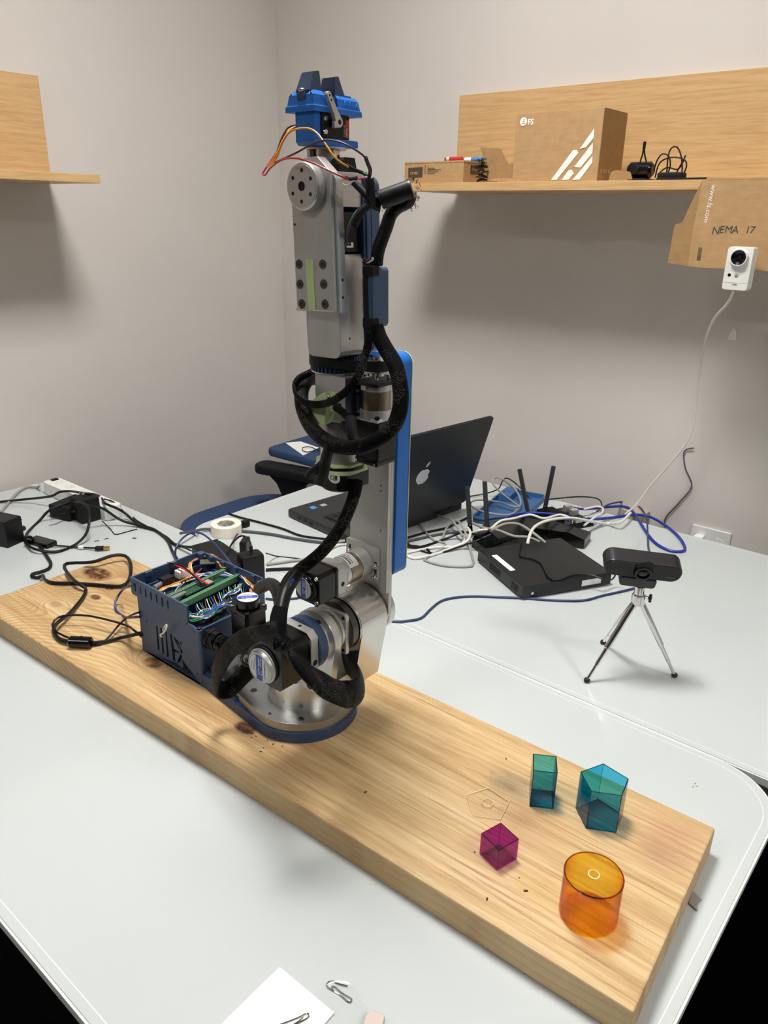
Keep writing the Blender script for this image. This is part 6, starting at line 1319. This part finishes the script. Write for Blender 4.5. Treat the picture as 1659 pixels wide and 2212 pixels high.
# ---------------------------------------------------------------- control box
bx0_, bx1_, by0_, by1_ = .566, .690, .803, .957
zt_, zr_ = .167, .132
def hx(px, py, x=.566): p = onx(px, py, x); return (p[1], p[2])
logo = [[(337, 1352), (340, 1352), (345, 1406), (341, 1404)], [(346, 1356), (350, 1358), (355, 1414), (351, 1412)], [(357, 1362), (360, 1364), (365, 1420), (361, 1419)],
        [(367, 1368), (371, 1371), (376, 1402), (387, 1408), (387, 1412), (377, 1408), (379, 1429), (374, 1427)], [(374, 1375), (379, 1378), (391, 1404), (387, 1404)], [(381, 1381), (385, 1384), (395, 1410), (391, 1412)], [(389, 1384), (392, 1388), (391, 1396)], [(390, 1412), (393, 1418), (390, 1430), (382, 1433)], [(383, 1435), (393, 1424), (396, 1441), (395, 1443)]]
fw_ = rp('box_front_wall', prism([(by1_ - .002, TH), (by1_ - .002, .1335), (by0_ + .014, .1335), (by0_ + .010, zr_), (by0_, zr_), (by0_, TH)], 'x', bx0_, bx0_ + .003, [[hx(*p) for p in reversed(l)] for l in logo]), pla_d)
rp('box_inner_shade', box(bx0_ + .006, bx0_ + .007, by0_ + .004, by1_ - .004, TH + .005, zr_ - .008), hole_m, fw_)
rp('box_near_wall', prism([(bx0_ + .003, TH), (bx0_ + .003, zr_), (bx1_ - .02, zr_), (bx1_ - .012, zt_), (bx1_, zt_), (bx1_, TH)], 'y', by0_, by0_ + .003), pla_d, fw_)
rp('box_far_wall', box(bx0_ + .003, bx1_, by1_ - .005, by1_ - .002, TH, zt_ - .02), pla_d, fw_)
rp('box_back_wall', box(bx1_ - .003, bx1_, by0_ + .003, by1_ - .005, TH, zt_ - .02, .0004), pla_d, fw_)
rp('box_floor', box(bx0_ + .003, bx1_ - .003, by0_ + .003, by1_ - .005, TH, TH + .003), pla_d, fw_)
rp('corner_post', cyl((bx0_ + .003, by0_ + .003, TH), UZ, .0045, 0, zr_ - TH, .0006), pla_d, fw_)
# skirt joining the box to the plinth
rp('base_skirt', prism([(bx0_, by0_ + .001), (bx1_ - .01, by0_ + .001), (bx1_ - .02, .76), (bx0_ + .003, .76), (bx0_ - .006, .72)], 'z', TH, TH + .022, bev=.0006), pla_n)
rp('cable_hole', cyl((bx0_ - .0004, by1_ - .004, TH + .03), NX, .004, -.002, .0002), hole_m, fw_)
p_s = [(bx0_ - .0002, by0_ + .012, .1255), (bx0_ - .0002, by0_ + .012, .055), (bx0_ - .0002, by1_ - .022, .098)]
for p in p_s: rp('screw_hole', cyl(p, NX, .0012, -.001, .0003), hole_m, fw_)
# vented upper tray
tx0, tx1, ty0, ty1, tz0 = .5605, .694, .8205, .9605, .1385
ventY = [ty1 - .012 - k * .0138 for k in range(7)]
holes_ = [rrect(y - .0018, y + .0018, tz0 + .0062, zt_ - .0068, .0016, 3) for y in ventY]
tr_ = rp('tray_front_wall', prism([(ty1, zt_), (ty1, tz0 + .003), (ty1 - .003, tz0), (ty0 + .012, tz0), (ty0 + .006, tz0 - .004), (ty0, tz0 + .004), (ty0 - .001, zt_)], 'x', tx0, tx0 + .003, holes_), pla_d)
rp('tray_far_wall', box(tx0 + .003, tx1 - .004, ty1 - .0032, ty1, tz0 + .002, zt_, .0006), pla_d, tr_)
rp('tray_back_wall', join(box(tx1 - .0032, tx1, ty0 - .012, ty1 - .004, tz0, zt_, .0006), cyl((tx1 - .006, ty1 - .006, tz0), UZ, .006, 0, zt_ - tz0, .0006)), pla_d, tr_)
for y in (ty1 - .030, ty1 - .060, ty1 - .090, ty0 + .008): rp('clip_tab', box(tx1 - .006, tx1 - .0032, y - .004, y + .004, zt_ - .010, zt_ - .0008, .0006), pla_d, tr_)
for x, y in ((tx0 + .030, ty1 - .004), (tx0 + .075, ty1 - .004), (tx0 + .002, ty0 + .010), (tx1 - .0035, ty0 - .006)):
    rp('screw_lug', box(x - .006, x + .006, y - .003, y + .003, zt_ - .008, zt_ + .0001, .0008), pla_d, tr_) if y > ty1 - .01 else None
    rp('screw_hole', cyl((x, y, zt_), UZ, .0012, -.001, .0004), hole_m, tr_)
zc = wire('zip_tie', [(352, 1362, .557), (357, 1352, .556), (361, 1350, .557), (358, 1360, .553), (352, 1368, .555), (346, 1372, .556), (350, 1376, .556)], .0014, mat('clear_zip_tie', (214, 212, 200), .3))
# cable gland
gl = Vector((bx0_ + .034, by0_, .112)); gl = Vector(ony(452, 1376, by0_))
cg = rp('cable_gland', cyl(gl, (0, -1, 0), .0160, 0, .0105, .001, 6), blk)
rp('gland_nut', join(cyl(gl + Vector((0, -.0105, 0)), (0, -1, 0), .0140, 0, .011, .0015, 10), cyl(gl + Vector((0, -.0215, 0)), (0, -1, 0), .0122, 0, .009, .003, 28)), blkg, cg)
rp('near_vent', cyl((gl.x + .025, by0_ - .0003, TH + .03), (0, -1, 0), .006, 0, .0004), pla_n, fw_)
# electronics in the tray (board plane rotated a bit)
ez = .150
bq_ = [onz(378, 1306, ez), onz(505, 1240, ez), onz(530, 1252, ez), onz(410, 1322, ez)]
Fq = Vector(onz(382, 1316, ez)[:2]); Rq = Vector(onz(522, 1246, ez)[:2]); ex = (Rq - Fq).normalized(); ey = Vector((-ex.y, ex.x)); EL = (Rq - Fq).length
ME = Matrix(((ex.x, ey.x, 0, Fq.x), (ex.y, ey.y, 0, Fq.y), (0, 0, 1, ez - .002), (0, 0, 0, 1)))
cb_ = rp('breakout_board', xf(box(0, EL, -.002, .044, -.0016, 0, .0002), ME), pcb)
def el(name, bm, m): return rp(name, xf(bm, ME), m, cb_)
for y0 in (-.001, .030):
    el('terminal_strip', box(.004, EL - .004, y0, y0 + .0072, 0, .008, .0004), term)
    nt_ = 26
    for k in range(nt_):
        x = .007 + k * (EL - .014) / nt_; el('terminal_screw', cyl((x, y0 + .0036, .008), UZ, .0011, -.0003, .0003, .0001, 8), steel_d)
el('controller_board', box(.030, EL - .045, .012, .027, .006, .0076, .0002), pcb)
for y in (.013, .0255): el('pin_header', box(.031, EL - .046, y, y + .002, 0, .006), blk)
for y in (.013, .0262): el('gold_pins', join(*[box(.033 + k * .0026, .0336 + k * .0026, y - .0002, y + .0006, .0076, .0082) for k in range(int((EL - .08) / .0026))]), gold)
el('processor', box(.062, .074, .0145, .0245, .0076, .0090, .0002), blk); el('card_slot', box(EL - .060, EL - .047, .0125, .0260, .0076, .0092, .0002), mat('pinkish_metal', (196, 176, 168), .35, .6)); el('usb_socket', box(.028, .035, .016, .0235, .0076, .0105, .0003), chrome)
el('usb_plug', join(box(.008, .028, .0150, .0240, .0068, .0112, .0015), ), grey_p)
for k in range(7): a_x = .078 + k * .0035; el('component', box(a_x, a_x + .0018, .016 + (k * 5 % 7) * .0012, .018 + (k * 5 % 7) * .0012, .0076, .0084), blk if k % 2 else gold)
d2 = Vector(onz(450, 1212, .158)); 
dbm = rotz(d2, math.radians(-38))
db = rp('driver_board', xf(box(d2.x - .013, d2.x + .013, d2.y - .009, d2.y + .009, .156, .1575, .0002), dbm), mat('grey_board', (96, 92, 88), .3, var=.5, vscale=220))
for k in range(9): rp('board_pin', xf(box(d2.x - .0115 + k * .0027, d2.x - .0100 + k * .0027, d2.y - .009, d2.y - .0075, .149, .156), dbm), blk, db)
sk = Vector(onz(360, 1250, .155)); rp('power_socket', box(sk.x - .010, sk.x + .010, sk.y - .008, sk.y + .008, .143, .158, .001), blkg)
pk = Vector(onz(393, 1233, .157)); rp('white_connector', box(pk.x - .010, pk.x + .010, pk.y - .008, pk.y + .008, .146, .160, .003), white_p)
gk = Vector(onz(345, 1263, .150)); rp('grey_plug', cyl(gk, Vector(onz(357, 1256, .150)) - gk, .0040, -.012, .014), grey_p)
wcols = [('wire_orange', (214, 132, 56)), ('wire_white', (222, 220, 214)), ('wire_brown2', (120, 72, 44)), ('wire_blue3', (48, 92, 170)), ('wire_tan', (206, 150, 110)), ('wire_green', (40, 140, 84)), ('wire_black', (22, 22, 24))]
WM = [mat(n, c, .45) for n, c in wcols]
def wz(pts, r, m, name='loose_wire'): return rp(name, tube([onz(*p) for p in pts], r, 6, .004), m)
def jit(pts, s=3, zs=.003): return [(x + random.uniform(-s, s), y + random.uniform(-s, s), z + random.uniform(-zs, zs)) for x, y, z in pts]
orb = [(415, 1240, .150), (410, 1222, .152), (420, 1208, .156), (440, 1200, .159), (462, 1202, .160), (474, 1214, .159), (478, 1222, .156)]
for k in range(20): wz(jit([(335, 1284, .145), (355, 1270, .147), (380, 1262, .149), (400, 1254, .150)] + orb + [(492, 1222, .157)], 3.4, .0025), .0010, WM[[0, 4, 1, 0, 2][k % 5]])
for k in range(12): wz(jit([(375, 1290, .143), (395, 1258, .148), (425, 1245, .150), (455, 1240, .150), (485, 1240, .150), (512, 1250, .149)], 5, .003), .0008, WM[[3, 1, 3, 2, 3, 1][k % 6]])
for k in range(10): wz(jit([(350, 1282, .142), (362, 1295, .142), (375, 1300, .143), (395, 1292, .143), (420, 1272, .143)], 5, .003), .0008, WM[[3, 1, 6, 2, 3][k % 5]])
for k in range(12): wz(jit([(488, 1222, .156), (505, 1232, .155), (522, 1245, .155), (535, 1258, .153), (548, 1270, .150), (556, 1284, .148)], 3.5, .002), .00075, WM[[0, 1, 4, 0, 2, 3][k % 6]])
for k in range(22): wz(jit([(422 + k * 5, 1308 - k * 2.7, .146), (426 + k * 5, 1318 - k * 2.6, .141), (434 + k * 4.6, 1328 - k * 2.3, .137)], 2.2, .002), .0007, WM[[3, 1, 5, 3, 2, 1, 5, 3, 0][k % 9]])
for k in range(26): wz(jit([(398, 1324, .140), (420, 1334, .136), (445, 1326, .136), (470, 1312, .137), (492, 1300, .139)], 9, .003), .0008, WM[[3, 1, 5, 6, 3, 2, 1][k % 7]])
for k in range(10): wz(jit([(520, 1262, .152), (512, 1272, .148), (500, 1280, .145), (486, 1288, .142)], 5, .003), .0008, WM[[1, 5, 3, 1][k % 4]])
for k in range(8): wz(jit([(548, 1262, .150), (542, 1275, .148), (552, 1282, .150), (560, 1272, .152)], 3, .002), .0008, WM[k % 5])
wz([(367, 1215, .166), (395, 1228, .166), (420, 1243, .164), (448, 1262, .160)], .0014, redw, 'power_wire'); wz([(362, 1216, .166), (392, 1222, .168), (415, 1240, .165), (436, 1262, .160)], .0014, blk, 'power_wire'); wz([(420, 1240, .158), (430, 1234, .158), (436, 1228, .158)], .0008, redw, 'power_wire')
rp('box_filler_shade', box(bx0_ + .008, bx1_ - .006, by0_ + .006, by1_ - .008, TH + .004, .124), mat('inside_shade_navy', (22, 30, 48), .7))  # dark block fills the box, painting the shade under the wires
for (x, y, z) in ((397, 1256, .154), (497, 1228, .158), (516, 1245, .157)): p = onz(x, y, z); rp('zip_tie', tube([(p[0] + .004 * math.cos(a), p[1], p[2] - .002 + .004 * math.sin(a)) for a in np.linspace(0, 2 * PI, 10)], .0009, 6, .003), blk)
# ---------------------------------------------------------------- debris on the board
for k, (x, y, s) in enumerate(((545, 1585, .0012), (553, 1591, .0009), (543, 1594, .0008), (590, 1608, .0014), (563, 1624, .0013), (569, 1616, .0008), (578, 1600, .001), (610, 1612, .001), (1093, 1639, .0012), (1135, 1925, .0018), (1052, 1943, .0015), (1122, 1897, .0008), (790, 1711, .0016), (1025, 1841, .001))):
    p = onz(x, y, TH); thing('wood_chip', xf(box(p[0] - s, p[0] + s * 1.4, p[1] - s * .6, p[1] + s * .6, TH + .0001, TH + .0008, .0001, 1), rotz(p, k * 1.3)), mat('dark_crumb', (70, 38, 22), .8), 'tiny dark wood crumbs scattered on the pine board', 'crumb', 'crumbs on the pine board')
for x, y in ((1502, 1693), (1506, 1699), (1497, 1700)):
    p = onz(x, y, 0); thing('table_crumb', box(p[0] - .0012, p[0] + .0012, p[1] - .0008, p[1] + .0008, .0001, .001, .0002, 1), mat('tan_crumb', (176, 150, 110), .8), 'tan crumbs on the white table near its rounded corner', 'crumb', 'crumbs on the white table')
